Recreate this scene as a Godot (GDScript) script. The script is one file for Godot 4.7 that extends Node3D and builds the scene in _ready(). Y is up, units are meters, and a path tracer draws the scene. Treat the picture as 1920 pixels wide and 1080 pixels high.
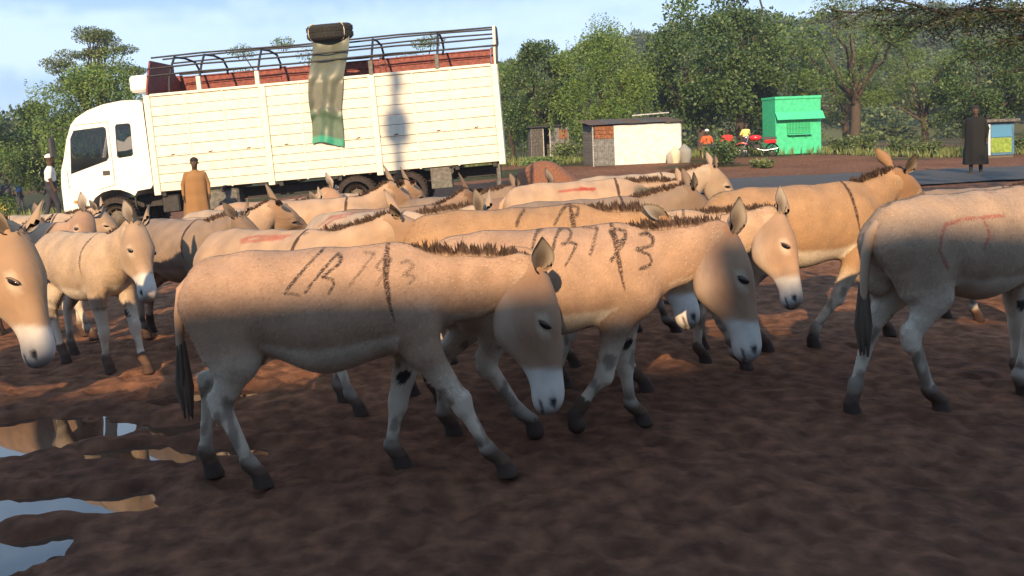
extends Node3D
# A herd of donkeys on red mud by a road, a livestock lorry behind them, kiosks and trees beyond.

var rng := RandomNumberGenerator.new()
var fn := FastNoiseLite.new()
var M := {}
var taken := {}


class MB:
	var v := PackedVector3Array()
	var n := PackedVector3Array()
	var c := PackedColorArray()
	var uv := PackedVector2Array()
	var ix := PackedInt32Array()

	func vert(p: Vector3, nn: Vector3, col: Color, t := Vector2.ZERO) -> int:
		v.append(p); n.append(nn); c.append(col); uv.append(t)
		return v.size() - 1

	func quad(a: Vector3, b: Vector3, cc: Vector3, d: Vector3, out: Vector3, col := Color.WHITE) -> void:
		var g := (b - a).cross(cc - a)
		if g.length_squared() < 1e-12:
			g = (cc - a).cross(d - a)
		g = g.normalized()
		var flip := g.dot(out) < 0.0
		if flip: g = -g
		var i := v.size()
		var w := maxf((b - a).length(), 0.001)
		var h := maxf((d - a).length(), 0.001)
		vert(a, g, col, Vector2(0, 0)); vert(b, g, col, Vector2(w, 0)); vert(cc, g, col, Vector2(w, h)); vert(d, g, col, Vector2(0, h))
		if flip:
			ix.append_array(PackedInt32Array([i, i + 1, i + 2, i, i + 2, i + 3]))
		else:
			ix.append_array(PackedInt32Array([i, i + 2, i + 1, i, i + 3, i + 2]))

	func tri(a: Vector3, b: Vector3, cc: Vector3, out: Vector3, col := Color.WHITE) -> void:
		var g := (b - a).cross(cc - a).normalized()
		var flip := g.dot(out) < 0.0
		if flip: g = -g
		var i := v.size()
		vert(a, g, col); vert(b, g, col, Vector2(1, 0)); vert(cc, g, col, Vector2(0, 1))
		if flip:
			ix.append_array(PackedInt32Array([i, i + 1, i + 2]))
		else:
			ix.append_array(PackedInt32Array([i, i + 2, i + 1]))

	# a box with chamfered edges
	func box(xf: Transform3D, size: Vector3, bev := 0.01, col := Color.WHITE) -> void:
		var h := size * 0.5
		var b := minf(bev, minf(h.x, minf(h.y, h.z)) * 0.45)
		for ax in 3:
			for s in [-1.0, 1.0]:
				var q := []
				for k in 4:
					var p := Vector3.ZERO
					p[ax] = s * h[ax]
					var u := (ax + 1) % 3
					var w := (ax + 2) % 3
					p[u] = (h[u] - b) * (1.0 if (k == 1 or k == 2) else -1.0)
					p[w] = (h[w] - b) * (1.0 if k >= 2 else -1.0)
					q.append(xf * p)
				var o := Vector3.ZERO
				o[ax] = s
				quad(q[0], q[1], q[2], q[3], xf.basis * o, col)
		for ax in 3:
			var u := (ax + 1) % 3
			var w := (ax + 2) % 3
			for su in [-1.0, 1.0]:
				for sw in [-1.0, 1.0]:
					var p := [Vector3.ZERO, Vector3.ZERO, Vector3.ZERO, Vector3.ZERO]
					for k in 4:
						var pp := Vector3.ZERO
						pp[ax] = (h[ax] - b) * (1.0 if (k == 1 or k == 2) else -1.0)
						pp[u] = su * (h[u] if k < 2 else h[u] - b)
						pp[w] = sw * (h[w] - b if k < 2 else h[w])
						p[k] = xf * pp
					var o := Vector3.ZERO
					o[u] = su; o[w] = sw
					quad(p[0], p[1], p[2], p[3], xf.basis * o, col)
		for sx in [-1.0, 1.0]:
			for sy in [-1.0, 1.0]:
				for sz in [-1.0, 1.0]:
					tri(xf * Vector3(sx * h.x, sy * (h.y - b), sz * (h.z - b)), xf * Vector3(sx * (h.x - b), sy * h.y, sz * (h.z - b)), xf * Vector3(sx * (h.x - b), sy * (h.y - b), sz * h.z), xf.basis * Vector3(sx, sy, sz), col)

	func bx(x0: float, x1: float, y0: float, y1: float, z0: float, z1: float, bev := 0.01, col := Color.WHITE) -> void:
		box(Transform3D(Basis.IDENTITY, Vector3(x0 + x1, y0 + y1, z0 + z1) * 0.5), Vector3(absf(x1 - x0), absf(y1 - y0), absf(z1 - z0)), bev, col)

	# closed rings joined into a smooth skin, with end caps
	func loft(rings: Array, cols: Array, caps := true) -> void:
		var m: int = rings[0].size()
		var base := v.size()
		var cen := []
		for r in rings:
			var s := Vector3.ZERO
			for p in r: s += p
			cen.append(s / m)
		for i in rings.size():
			var r: PackedVector3Array = rings[i]
			var ra: PackedVector3Array = rings[maxi(i - 1, 0)]
			var rb: PackedVector3Array = rings[mini(i + 1, rings.size() - 1)]
			for j in m:
				var du := r[(j + 1) % m] - r[(j + m - 1) % m]
				var dv := rb[j] - ra[j]
				var nn := du.cross(dv).normalized()
				if nn.dot(r[j] - cen[i]) < 0.0: nn = -nn
				if nn.length_squared() < 0.5: nn = (r[j] - cen[i]).normalized()
				vert(r[j], nn, cols[i][j] if cols[i] is Array else cols[i], Vector2(float(j) / m, float(i) / rings.size()))
		for i in rings.size() - 1:
			for j in m:
				var a := base + i * m + j
				var b := base + i * m + (j + 1) % m
				var cc := a + m
				var d := b + m
				if (v[b] - v[a]).cross(v[cc] - v[a]).dot(n[a] + n[d]) > 0.0:
					ix.append_array(PackedInt32Array([a, cc, b, b, cc, d]))
				else:
					ix.append_array(PackedInt32Array([a, b, cc, b, d, cc]))
		if caps:
			for e in [0, rings.size() - 1]:
				var r: PackedVector3Array = rings[e]
				var out: Vector3 = cen[e] - cen[1 if e == 0 else e - 1]
				for j in m:
					tri(cen[e], r[j], r[(j + 1) % m], out, cols[e][j] if cols[e] is Array else cols[e])

	func tube(pts: Array, rad, sides := 8, col := Color.WHITE, caps := true) -> void:
		var rings := []
		var cols := []
		var up := Vector3.UP
		for i in pts.size():
			var d: Vector3 = (pts[mini(i + 1, pts.size() - 1)] - pts[maxi(i - 1, 0)]).normalized()
			var s := d.cross(up)
			if s.length() < 0.05: s = d.cross(Vector3(1, 0, 0.3))
			s = s.normalized()
			var t := s.cross(d).normalized()
			up = t
			var r := PackedVector3Array()
			for j in sides:
				var a := TAU * j / sides
				r.append(pts[i] + (s * cos(a) + t * sin(a)) * float(rad[i] if rad is Array else rad))
			rings.append(r)
			cols.append(col)
		loft(rings, cols, caps)

	# profile [radius, along] turned round the axis
	func lathe(xf: Transform3D, prof: Array, sides := 20, col := Color.WHITE, caps := true) -> void:
		var rings := []
		var cols := []
		for p in prof:
			var r := PackedVector3Array()
			for j in sides:
				var a := TAU * j / sides
				r.append(xf * Vector3(cos(a) * p[0], p[1], sin(a) * p[0]))
			rings.append(r)
			cols.append(p[2] if p.size() > 2 else col)
		loft(rings, cols, caps)

	# outline in xy pushed from z0 to z1
	func prism(pts: PackedVector2Array, z0: float, z1: float, xf := Transform3D.IDENTITY, col := Color.WHITE) -> void:
		var t := Geometry2D.triangulate_polygon(pts)
		for z in [z0, z1]:
			var out := xf.basis * Vector3(0, 0, 1.0 if z == maxf(z0, z1) else -1.0)
			for k in range(0, t.size(), 3):
				tri(xf * Vector3(pts[t[k]].x, pts[t[k]].y, z), xf * Vector3(pts[t[k + 1]].x, pts[t[k + 1]].y, z), xf * Vector3(pts[t[k + 2]].x, pts[t[k + 2]].y, z), out, col)
		var mid := Vector2.ZERO
		for p in pts: mid += p
		mid /= pts.size()
		var cw := Geometry2D.is_polygon_clockwise(pts)
		for k in pts.size():
			var a := pts[k]
			var b := pts[(k + 1) % pts.size()]
			var e := (b - a).orthogonal()
			if cw: e = -e
			quad(xf * Vector3(a.x, a.y, z0), xf * Vector3(b.x, b.y, z0), xf * Vector3(b.x, b.y, z1), xf * Vector3(a.x, a.y, z1), xf.basis * Vector3(-e.x, -e.y, 0) * -1.0, col)

	func ball(o: Vector3, r: Vector3, col := Color.WHITE, rows := 6, sides := 10) -> void:
		var prof := []
		for i in rows + 1:
			var a := -PI / 2 + PI * i / rows
			prof.append([maxf(cos(a), 0.02), sin(a)])
		lathe(Transform3D(Basis.from_scale(r), o), prof, sides, col)

	func mesh(m: Material) -> ArrayMesh:
		var a := []
		a.resize(Mesh.ARRAY_MAX)
		a[Mesh.ARRAY_VERTEX] = v
		a[Mesh.ARRAY_NORMAL] = n
		a[Mesh.ARRAY_COLOR] = c
		a[Mesh.ARRAY_TEX_UV] = uv
		a[Mesh.ARRAY_INDEX] = ix
		var am := ArrayMesh.new()
		am.add_surface_from_arrays(Mesh.PRIMITIVE_TRIANGLES, a)
		am.surface_set_material(0, m)
		return am


# ---------------------------------------------------------------- helpers

func numbered(called: String, parent: Node = null) -> String:
	var key := called if parent == null else str(parent.get_instance_id()) + called
	var k: int = taken.get(key, 0)
	taken[key] = k + 1
	return called if k == 0 else "%s_%03d" % [called, k]


func thing(called: String, label: String, category: String, group := "") -> Node3D:
	var o := Node3D.new()
	o.name = numbered(called)
	add_child(o)
	tag(o, label, category, group)
	return o


func tag(o: Node, label: String, category: String, group := "") -> void:
	o.set_meta("label", label)
	if category: o.set_meta("category", category)
	if group: o.set_meta("group", group)


func part(called: String, mb, m, parent: Node) -> MeshInstance3D:
	var o := MeshInstance3D.new()
	o.mesh = mb.mesh(m) if mb is MB else mb
	o.name = numbered(called, parent)
	parent.add_child(o)
	return o


func struct(called: String, mb, m) -> MeshInstance3D:
	var o := MeshInstance3D.new()
	o.mesh = mb.mesh(m) if mb is MB else mb
	o.name = numbered(called)
	add_child(o)
	o.set_meta("kind", "structure")
	return o


func lin(r: float, g: float, b: float) -> Color:
	return Color(r, g, b).linear_to_srgb()


func paint(key: String, col: Color, rough := 0.7, metal := 0.0) -> StandardMaterial3D:
	var m := StandardMaterial3D.new()
	m.albedo_color = col
	m.roughness = rough
	m.metallic = metal
	m.vertex_color_use_as_albedo = true
	M[key] = m
	return m


# an Image of noise mapped between two grey levels
func noise_image(w: int, h: int, freq: float, lo: float, hi: float, sd: int, oct := 4) -> Image:
	var f := FastNoiseLite.new()
	f.seed = sd
	f.frequency = freq
	f.fractal_octaves = oct
	var im := f.get_seamless_image(w, h)
	im.convert(Image.FORMAT_RGBA8)
	im.adjust_bcs(1.0, 1.0, 1.0)
	var over := Image.create(w, h, false, Image.FORMAT_RGBA8)
	# squeeze to the wanted range by blending with grey at a fixed share
	var mid := (lo + hi) * 0.5
	over.fill(Color(mid, mid, mid, 1.0 - (hi - lo)))
	im.blend_rect(over, Rect2i(0, 0, w, h), Vector2i.ZERO)
	return im


func tex(im: Image) -> ImageTexture:
	im.generate_mipmaps()
	return ImageTexture.create_from_image(im)


func grained(m: StandardMaterial3D, im: Image, scale := 1.0, world := true, bump: Image = null, bump_cm := 0.0) -> StandardMaterial3D:
	m.albedo_texture = tex(im)
	m.uv1_triplanar = true
	m.uv1_world_triplanar = world
	m.uv1_scale = Vector3.ONE * scale
	if bump:
		m.heightmap_enabled = true
		m.heightmap_texture = tex(bump)
		m.heightmap_scale = bump_cm
	return m


func sstep(a: float, b: float, x: float) -> float:
	var t := clampf((x - a) / (b - a), 0.0, 1.0)
	return t * t * (3.0 - 2.0 * t)


# ---------------------------------------------------------------- the lie of the land

func road_level(x: float) -> float:
	return clampf(-0.33 + 0.0465 * (x + 8.4), -1.3, 0.12)


func land(x: float, z: float) -> float:
	var d := -z
	var h := lerpf(0.0, road_level(x), sstep(9.0, 18.0, d))
	var far := lerpf(-1.2, 0.3, sstep(-26.0, 2.0, x))
	if x > 12.0: far = lerpf(far, -0.15, sstep(12.0, 20.0, x))
	h = lerpf(h, far, sstep(31.0, 37.0, d))
	h += 0.42 * sstep(-10.85, -11.25, x) * (1.0 - sstep(1.2, 3.0, absf(d - 22.0))) * sstep(-16.0, -13.0, x)
	return h


const POOLS := [[-2.75, -5.45, 0.78, 0.30], [-3.3, -5.15, 0.6, 0.30], [-2.15, -6.1, 0.36, 0.20], [-1.62, -4.92, 0.42, 0.15], [-2.2, -5.0, 0.36, 0.15], [-2.45, -4.28, 0.62, 0.19], [-2.25, -3.72, 0.36, 0.2], [-2.75, -3.85, 0.55, 0.22], [-1.95, -5.75, 0.22, 0.11], [-2.3, -3.35, 0.3, 0.12]]


func mud(x: float, z: float) -> float:
	var h := land(x, z)
	var d := -z
	var near := 1.0 - sstep(9.0, 20.0, d)
	var b := fn.get_noise_2d(x * 55.0, z * 55.0) * 0.024 + fn.get_noise_2d(x * 170.0 + 40.0, z * 210.0) * 0.013
	var hoof := fn.get_noise_2d(x * 420.0, z * 420.0 + 300.0)
	b += -0.030 * maxf(0.0, hoof - 0.12) / 0.5
	b += fn.get_noise_2d(x * 900.0, z * 900.0) * 0.006
	# wheel ruts slanting across the foreground
	for r in [[-0.62, 0.32], [0.35, 0.32]]:
		var q: float = x - (r[0] + (z + 3.2) * -0.38)
		b -= 0.016 * exp(-pow(q / 0.13, 2.0)) * (1.0 - sstep(3.9, 4.7, d))
	h += b * lerpf(0.5, 1.0, near)
	var dip := 0.0
	for p in POOLS:
		var q := Vector2((x - p[0]) / p[2], (z - p[1]) / p[3])
		dip = maxf(dip, 1.0 - sstep(0.35, 1.25, q.length() + fn.get_noise_2d(x * 160.0, z * 160.0) * 0.6))
	h = lerpf(h, -0.082 + b * 0.7, dip)
	return h


# ---------------------------------------------------------------- bodies from bones

# a tapered capsule from a to b; flat squeezes it along the unit vector side
func bone(a: Vector3, b: Vector3, ra: float, rb: float, id: int, side := Vector3(0, 0, 1), flat := 1.0, k := 0.05) -> Array:
	return [a, b, ra, rb, side, flat, id, k]


func skin(mb: MB, bones: Array, cell: float, colour: Callable, uvf: Callable, floor_y := -1.0) -> void:
	var lo := Vector3(1e9, 1e9, 1e9)
	var hi := -lo
	for b in bones:
		var r: float = maxf(b[2], b[3]) * maxf(1.0, b[5]) + 0.03
		lo = lo.min(b[0] - Vector3.ONE * r).min(b[1] - Vector3.ONE * r)
		hi = hi.max(b[0] + Vector3.ONE * r).max(b[1] + Vector3.ONE * r)
	lo.y = maxf(lo.y, floor_y)
	var nx := int((hi.x - lo.x) / cell) + 2
	var ny := int((hi.y - lo.y) / cell) + 2
	var nz := int((hi.z - lo.z) / cell) + 2
	var f := PackedFloat32Array()
	f.resize(nx * ny * nz)
	f.fill(1.0)
	var ids := PackedByteArray()
	ids.resize(nx * ny * nz)
	var best := PackedFloat32Array()
	best.resize(nx * ny * nz)
	best.fill(1.0)
	var sy := nx
	var sz := nx * ny
	for b in bones:
		var a: Vector3 = b[0]
		var e: Vector3 = b[1]
		var ab := e - a
		var inv := 1.0 / maxf(ab.length_squared(), 1e-8)
		var ra: float = b[2]
		var dr: float = b[3] - ra
		var side: Vector3 = b[4]
		var sq: float = 1.0 / b[5] - 1.0
		var id: int = b[6]
		var k: float = b[7]
		var pad: float = maxf(ra, b[3]) * maxf(1.0, b[5]) + k + cell
		var l := ((a.min(e) - Vector3.ONE * pad - lo) / cell).max(Vector3.ZERO)
		var h := ((a.max(e) + Vector3.ONE * pad - lo) / cell)
		var x0 := int(l.x)
		var x1 := mini(int(h.x) + 1, nx - 1)
		var y0 := int(l.y)
		var y1 := mini(int(h.y) + 1, ny - 1)
		var z0 := int(l.z)
		var z1 := mini(int(h.z) + 1, nz - 1)
		for iz in range(z0, z1 + 1):
			for iy in range(y0, y1 + 1):
				var i := iz * sz + iy * sy + x0
				var p := lo + Vector3(x0, iy, iz) * cell - a
				for ixx in range(x0, x1 + 1):
					var t := clampf(p.dot(ab) * inv, 0.0, 1.0)
					var q := p - ab * t
					q += side * (q.dot(side) * sq)
					var d := q.length() - ra - dr * t
					var o := f[i]
					if d < best[i]:
						best[i] = d
						ids[i] = id
					var w := k - absf(o - d)
					if w > 0.0:
						f[i] = minf(o, d) - w * w * 0.25 / k
					elif d < o:
						f[i] = d
					i += 1
					p.x += cell
	var at := PackedInt32Array()
	at.resize(nx * ny * nz)
	at.fill(-1)
	var off := [0, 1, sy, sy + 1, sz, sz + 1, sz + sy, sz + sy + 1]
	var cor := [Vector3(0, 0, 0), Vector3(1, 0, 0), Vector3(0, 1, 0), Vector3(1, 1, 0), Vector3(0, 0, 1), Vector3(1, 0, 1), Vector3(0, 1, 1), Vector3(1, 1, 1)]
	var edges := [[0, 1], [2, 3], [4, 5], [6, 7], [0, 2], [1, 3], [4, 6], [5, 7], [0, 4], [1, 5], [2, 6], [3, 7]]
	var lim := cell * 4.5
	var w := PackedFloat32Array()
	w.resize(8)
	for iz in nz - 1:
		for iy in ny - 1:
			var i := iz * sz + iy * sy - 1
			for ixx in nx - 1:
				i += 1
				var v0 := f[i]
				if v0 > lim or v0 < -lim:
					continue
				var inside := 0
				for k in 8:
					w[k] = f[i + off[k]]
					if w[k] < 0.0: inside += 1
				if inside == 0 or inside == 8:
					continue
				var s := Vector3.ZERO
				var m := 0
				for e in edges:
					var p0: float = w[e[0]]
					var p1: float = w[e[1]]
					if (p0 < 0.0) != (p1 < 0.0):
						s += cor[e[0]].lerp(cor[e[1]], p0 / (p0 - p1))
						m += 1
				s /= m
				var g := Vector3(w[1] - w[0] + w[3] - w[2] + w[5] - w[4] + w[7] - w[6], w[2] - w[0] + w[3] - w[1] + w[6] - w[4] + w[7] - w[5], w[4] - w[0] + w[5] - w[1] + w[6] - w[2] + w[7] - w[3]).normalized()
				var pos := lo + (Vector3(ixx, iy, iz) + s) * cell
				at[i] = mb.vert(pos, g, colour.call(pos, ids[i], g), uvf.call(pos))
	for iz in range(1, nz - 1):
		for iy in range(1, ny - 1):
			var i := iz * sz + iy * sy
			for ixx in range(1, nx - 1):
				i += 1
				if at[i] < 0:
					continue
				var neg := f[i] < 0.0
				for ax in 3:
					var st := 1 if ax == 0 else (sy if ax == 1 else sz)
					if (f[i + st] < 0.0) == neg:
						continue
					var u := sy if ax == 0 else (sz if ax == 1 else 1)
					var t := sz if ax == 0 else (1 if ax == 1 else sy)
					var a := at[i]
					var b := at[i - u]
					var cc := at[i - u - t]
					var d := at[i - t]
					if a < 0 or b < 0 or cc < 0 or d < 0:
						continue
					if neg:
						mb.ix.append_array(PackedInt32Array([a, cc, b, a, d, cc]))
					else:
						mb.ix.append_array(PackedInt32Array([a, b, cc, a, cc, d]))


# ---------------------------------------------------------------- donkeys

const HIND := [Vector2(-0.38, 0.64), Vector2(-0.55, 0.43), Vector2(-0.54, 0.125), Vector2(-0.49, 0.0)]
const FORE := [Vector2(0.42, 0.64), Vector2(0.43, 0.335), Vector2(0.42, 0.12), Vector2(0.47, 0.0)]
const HIND_BACK := [Vector2(-0.42, 0.64), Vector2(-0.64, 0.46), Vector2(-0.70, 0.16), Vector2(-0.68, 0.0)]
const HIND_FORTH := [Vector2(-0.32, 0.64), Vector2(-0.44, 0.42), Vector2(-0.34, 0.13), Vector2(-0.27, 0.0)]
const FORE_BACK := [Vector2(0.40, 0.64), Vector2(0.32, 0.34), Vector2(0.24, 0.12), Vector2(0.28, 0.0)]
const FORE_FORTH := [Vector2(0.46, 0.65), Vector2(0.60, 0.36), Vector2(0.68, 0.13), Vector2(0.76, 0.0)]


func fur_image(marks: Array, sd: int, cross := 1.0) -> Image:
	var w := 704
	var h := 448
	var im := noise_image(704, 200, 0.13, 0.58, 1.0, sd, 4)
	im.resize(w, h, Image.INTERPOLATE_CUBIC)
	var im2 := noise_image(w, 448, 0.02, 0.86, 1.0, sd + 5, 5)
	im2.resize(w, h, Image.INTERPOLATE_CUBIC)
	im2.adjust_bcs(1.0, 1.0, 1.0)
	var half := Image.create(w, h, false, Image.FORMAT_RGBA8)
	half.fill(Color(1, 1, 1, 0.5))
	im.blend_rect_mask(im2, half, Rect2i(0, 0, w, h), Vector2i.ZERO)
	var r2 := RandomNumberGenerator.new()
	r2.seed = sd
	var all := marks.duplicate()
	if cross > 0.0:
		all.append([Color(0.22, 0.16, 0.13), 0.016, cross * 0.9, [[Vector2(0.345, 1.17), Vector2(0.35, 1.0), Vector2(0.365, 0.88), Vector2(0.385, 0.80)]]])
	for mk in all:
		for line in mk[3]:
			for k in line.size() - 1:
				var a: Vector2 = line[k]
				var b: Vector2 = line[k + 1]
				var steps := int((b - a).length() / 0.004) + 1
				for s in steps:
					var p := a.lerp(b, float(s) / steps)
					var wob := fn.get_noise_2d(p.x * 900.0 + sd, p.y * 900.0)
					var rad: float = mk[1] * (1.0 + 0.35 * wob)
					if p.y < 0.92 and mk[1] == 0.016: rad *= lerpf(0.3, 1.0, (p.y - 0.8) / 0.12)
					var cx := int((p.x + 0.8) / 2.2 * w)
					var cy := int((1.0 - p.y / 1.4) * h)
					var pr := rad / 2.2 * w
					for yy in range(cy - int(pr) - 1, cy + int(pr) + 2):
						for xx in range(cx - int(pr) - 1, cx + int(pr) + 2):
							if xx < 0 or yy < 0 or xx >= w or yy >= h: continue
							var q := Vector2(xx - cx, yy - cy).length() / maxf(pr, 0.5)
							if q > 1.0: continue
							var hair := 0.5 + 0.5 * fn.get_noise_2d(xx * 38.0, yy * 16.0 + sd)
							var al: float = mk[2] * 0.34 * (1.0 - q * q) * clampf(hair * 1.7, 0.1, 1.3)
							im.set_pixel(xx, yy, im.get_pixel(xx, yy).lerp(mk[0], clampf(al, 0.0, 1.0)))
	return im


func fur(key: String, marks := [], sd := 1, cross := 1.0) -> StandardMaterial3D:
	var m := paint(key, Color.WHITE, 0.85)
	m.albedo_texture = tex(fur_image(marks, sd, cross))
	if not M.has("hair_relief"):
		var hb := noise_image(704, 200, 0.16, 0.0, 1.0, 4, 3)
		hb.resize(704, 448, Image.INTERPOLATE_CUBIC)
		M["hair_relief"] = tex(hb)
	m.heightmap_enabled = true
	m.heightmap_texture = M["hair_relief"]
	m.heightmap_scale = 0.2
	return m


const FUR_TAN := Color(0.44, 0.28, 0.178)
const FUR_GREY := Color(0.46, 0.345, 0.245)
const FUR_BROWN := Color(0.40, 0.235, 0.12)
const FUR_SAND := Color(0.475, 0.32, 0.208)


# p: coat, cell, legs [near hind, off hind, near fore, off fore], poll, nose (direction of the face), ears [near, off] directions in the head's axes (along the face, brow, side)
func make_donkey(p: Dictionary) -> Dictionary:
	var coat: Color = p.get("coat", FUR_TAN)
	var cell: float = p.get("cell", 0.026)
	var sd: int = p.get("seed", 1)
	var belly: float = p.get("belly", 0.0)
	var pale := Color(0.78, 0.66, 0.52)
	var dark := Color(0.035, 0.024, 0.018)
	var mudc := Color(0.088, 0.043, 0.026)
	var legs: Array = p.get("legs", [HIND, HIND_BACK, FORE_FORTH, FORE])
	var poll: Vector3 = p.get("poll", Vector3(0.98, 1.12, 0))
	var nose: Vector3 = p.get("nose", Vector3(0.45, -0.9, 0)).normalized()
	var root := Vector3(0.43, 0.90, 0)
	var bones := []
	var Z := Vector3(0, 0, 1)
	bones.append(bone(Vector3(-0.50, 0.93, 0), Vector3(-0.25, 0.89, 0), 0.185, 0.24, 1, Z, 0.92, 0.08))
	bones.append(bone(Vector3(-0.25, 0.89, 0), Vector3(0.02, 0.855 - belly * 0.4, 0), 0.24, 0.28 + belly * 0.5, 1, Z, 0.84, 0.08))
	bones.append(bone(Vector3(0.02, 0.855 - belly * 0.4, 0), Vector3(0.32, 0.865, 0), 0.28 + belly * 0.5, 0.255, 1, Z, 0.82, 0.08))
	bones.append(bone(Vector3(0.32, 0.88, 0), Vector3(0.46, 0.86, 0), 0.24, 0.185, 1, Z, 0.85, 0.08))
	bones.append(bone(Vector3(0.22, 1.04, 0), Vector3(0.40, 1.05, 0), 0.085, 0.085, 1, Z, 0.6, 0.09))
	bones.append(bone(Vector3(-0.52, 1.02, 0), Vector3(-0.36, 1.05, 0), 0.09, 0.085, 1, Z, 0.8, 0.08))
	# neck
	var nd := poll - root
	var side := nd.cross(Vector3.UP).normalized()
	var mid := root.lerp(poll, 0.5) + Vector3(0, -0.015, 0)
	var fwd := Vector3(nd.x, 0, nd.z).normalized()
	var ref := fwd + Vector3.UP * 0.35
	var brow := (ref - nose * ref.dot(nose)).normalized()
	var lat := nose.cross(brow)
	bones.append(bone(root + Vector3(-0.02, 0.02, 0), mid, 0.205, 0.148, 2, side, 0.62, 0.09))
	bones.append(bone(mid, poll - brow * 0.045 - nose * 0.01, 0.148, 0.108, 2, side, 0.62, 0.06))
	bones.append(bone(poll - brow * 0.045, poll + nose * 0.12 - brow * 0.06, 0.10, 0.095, 5, lat, 0.78, 0.05))
	# limbs: the near side is +z
	for k in 4:
		var s := 1.0 if k % 2 == 0 else -1.0
		var L: Array = legs[k]
		var j := []
		var zz := [0.125, 0.095, 0.09, 0.09] if k < 2 else [0.115, 0.09, 0.085, 0.085]
		for q in 4: j.append(Vector3(L[q].x, L[q].y, zz[q] * s))
		var low: Vector3 = (j[3] - j[2]).normalized()
		if k < 2:
			bones.append(bone(Vector3(-0.45, 0.90, 0.10 * s), j[0], 0.165, 0.108, 3, Z, 0.72, 0.06))
			bones.append(bone(Vector3(-0.57, 0.90, 0.075 * s), Vector3(-0.53, 0.70, 0.10 * s).lerp(j[1] + Vector3(0.02, 0.22, 0), 0.5), 0.105, 0.075, 3, Z, 0.9, 0.06))
			bones.append(bone(j[0], j[1], 0.100, 0.050, 3, Z, 0.70, 0.045))
			bones.append(bone(j[1] + Vector3(-0.03, 0.035, 0), j[1] + Vector3(-0.012, -0.05, 0), 0.036, 0.040, 3, Z, 0.8, 0.03))
			bones.append(bone(j[1], j[2], 0.044, 0.031, 3, Z, 0.85, 0.025))
		else:
			bones.append(bone(Vector3(0.40, 0.93, 0.095 * s), Vector3(0.46, 0.76, 0.115 * s), 0.13, 0.105, 4, Z, 0.62, 0.06))
			bones.append(bone(Vector3(0.44, 0.80, 0.11 * s), j[0], 0.115, 0.085, 4, Z, 0.72, 0.06))
			bones.append(bone(j[0], j[1], 0.080, 0.047, 4, Z, 0.80, 0.045))
			bones.append(bone(j[1] + Vector3(0.006, 0.025, 0), j[1] + Vector3(0.004, -0.025, 0), 0.047, 0.044, 4, Z, 0.95, 0.02))
			bones.append(bone(j[1], j[2], 0.040, 0.030, 4, Z, 0.88, 0.025))
		bones.append(bone(j[2], j[2] + low * 0.03, 0.039, 0.036, 6, Z, 0.95, 0.02))
		bones.append(bone(j[2], j[3] + Vector3(0, 0.05, 0) - low * 0.01, 0.033, 0.037, 6, Z, 1.0, 0.02))
		bones.append(bone(j[3] + Vector3(-0.008, 0.055, 0), j[3] + Vector3(0.008, 0.0, 0), 0.040, 0.053, 7, Z, 0.95, 0.01))
	var mb := MB.new()
	var uvf := func(q: Vector3) -> Vector2: return Vector2((q.x + 0.8) / 2.2, 1.0 - q.y / 1.4)
	var colour := func(q: Vector3, id: int, g: Vector3) -> Color:
		var nz := fn.get_noise_3d(q.x * 260.0 + sd * 31.0, q.y * 260.0, q.z * 260.0)
		var nb := fn.get_noise_3d(q.x * 60.0 + sd * 17.0, q.y * 60.0, q.z * 60.0)
		var c := coat * (1.0 + 0.05 * nz + 0.14 * nb)
		if id == 1 or id == 2:
			var line := 0.722 + 0.05 * sstep(-0.1, -0.45, q.x) + 0.03 * sstep(0.15, 0.4, q.x) + nz * 0.02
			if id == 1: c = c.lerp(pale, 0.95 * sstep(line, line - 0.045, q.y))
			if id == 1 and absf(q.z) < 0.016 and g.y > 0.8: c = c.lerp(dark, 0.65)
			if id == 2 and absf((q - root).dot(side)) < 0.02 and g.y > 0.6: c = c.lerp(dark, 0.5)
			if id == 2 and g.y < -0.45: c = c.lerp(pale, 0.35)
		elif id == 5:
			c = c.lerp(pale, 0.12)
		elif id == 3 or id == 4:
			var top := 0.74 if id == 3 else 0.62
			c = c.lerp(pale, 0.80 * sstep(top, top - 0.2, q.y + nz * 0.03))
			if absf(q.z) < 0.07 and q.y < 0.8: c = c.lerp(pale, 0.5)
			var dirt := sstep(0.22, 0.10, q.y + nz * 0.14)
			c = c.lerp(mudc, dirt * 0.85)
			var spot := fn.get_noise_3d(q.x * 700.0, q.y * 420.0 + sd * 9.0, q.z * 700.0)
			if q.y < 0.55: c = c.lerp(mudc, 0.6 * sstep(0.22, 0.38, spot))
			if id == 4 and q.z * g.z < 0.0 and pow((q.y - 0.475) / 0.032, 2.0) + pow((1.0 - absf(g.z)) / 0.12, 2.0) < 1.0: c = dark
		elif id == 6:
			c = (pale * 0.6).lerp(mudc * 1.2, clampf(0.75 + nz * 1.2 + sstep(0.14, 0.07, q.y), 0.0, 1.0))
		else:
			c = mudc * (0.7 + nz * 0.2)
		return c
	skin(mb, bones, cell, colour, uvf, -0.012)
	# short coat hair lying back and down along the body
	var hair := MB.new()
	var r4 := RandomNumberGenerator.new()
	r4.seed = sd + 400
	var nv := mb.v.size()
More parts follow.
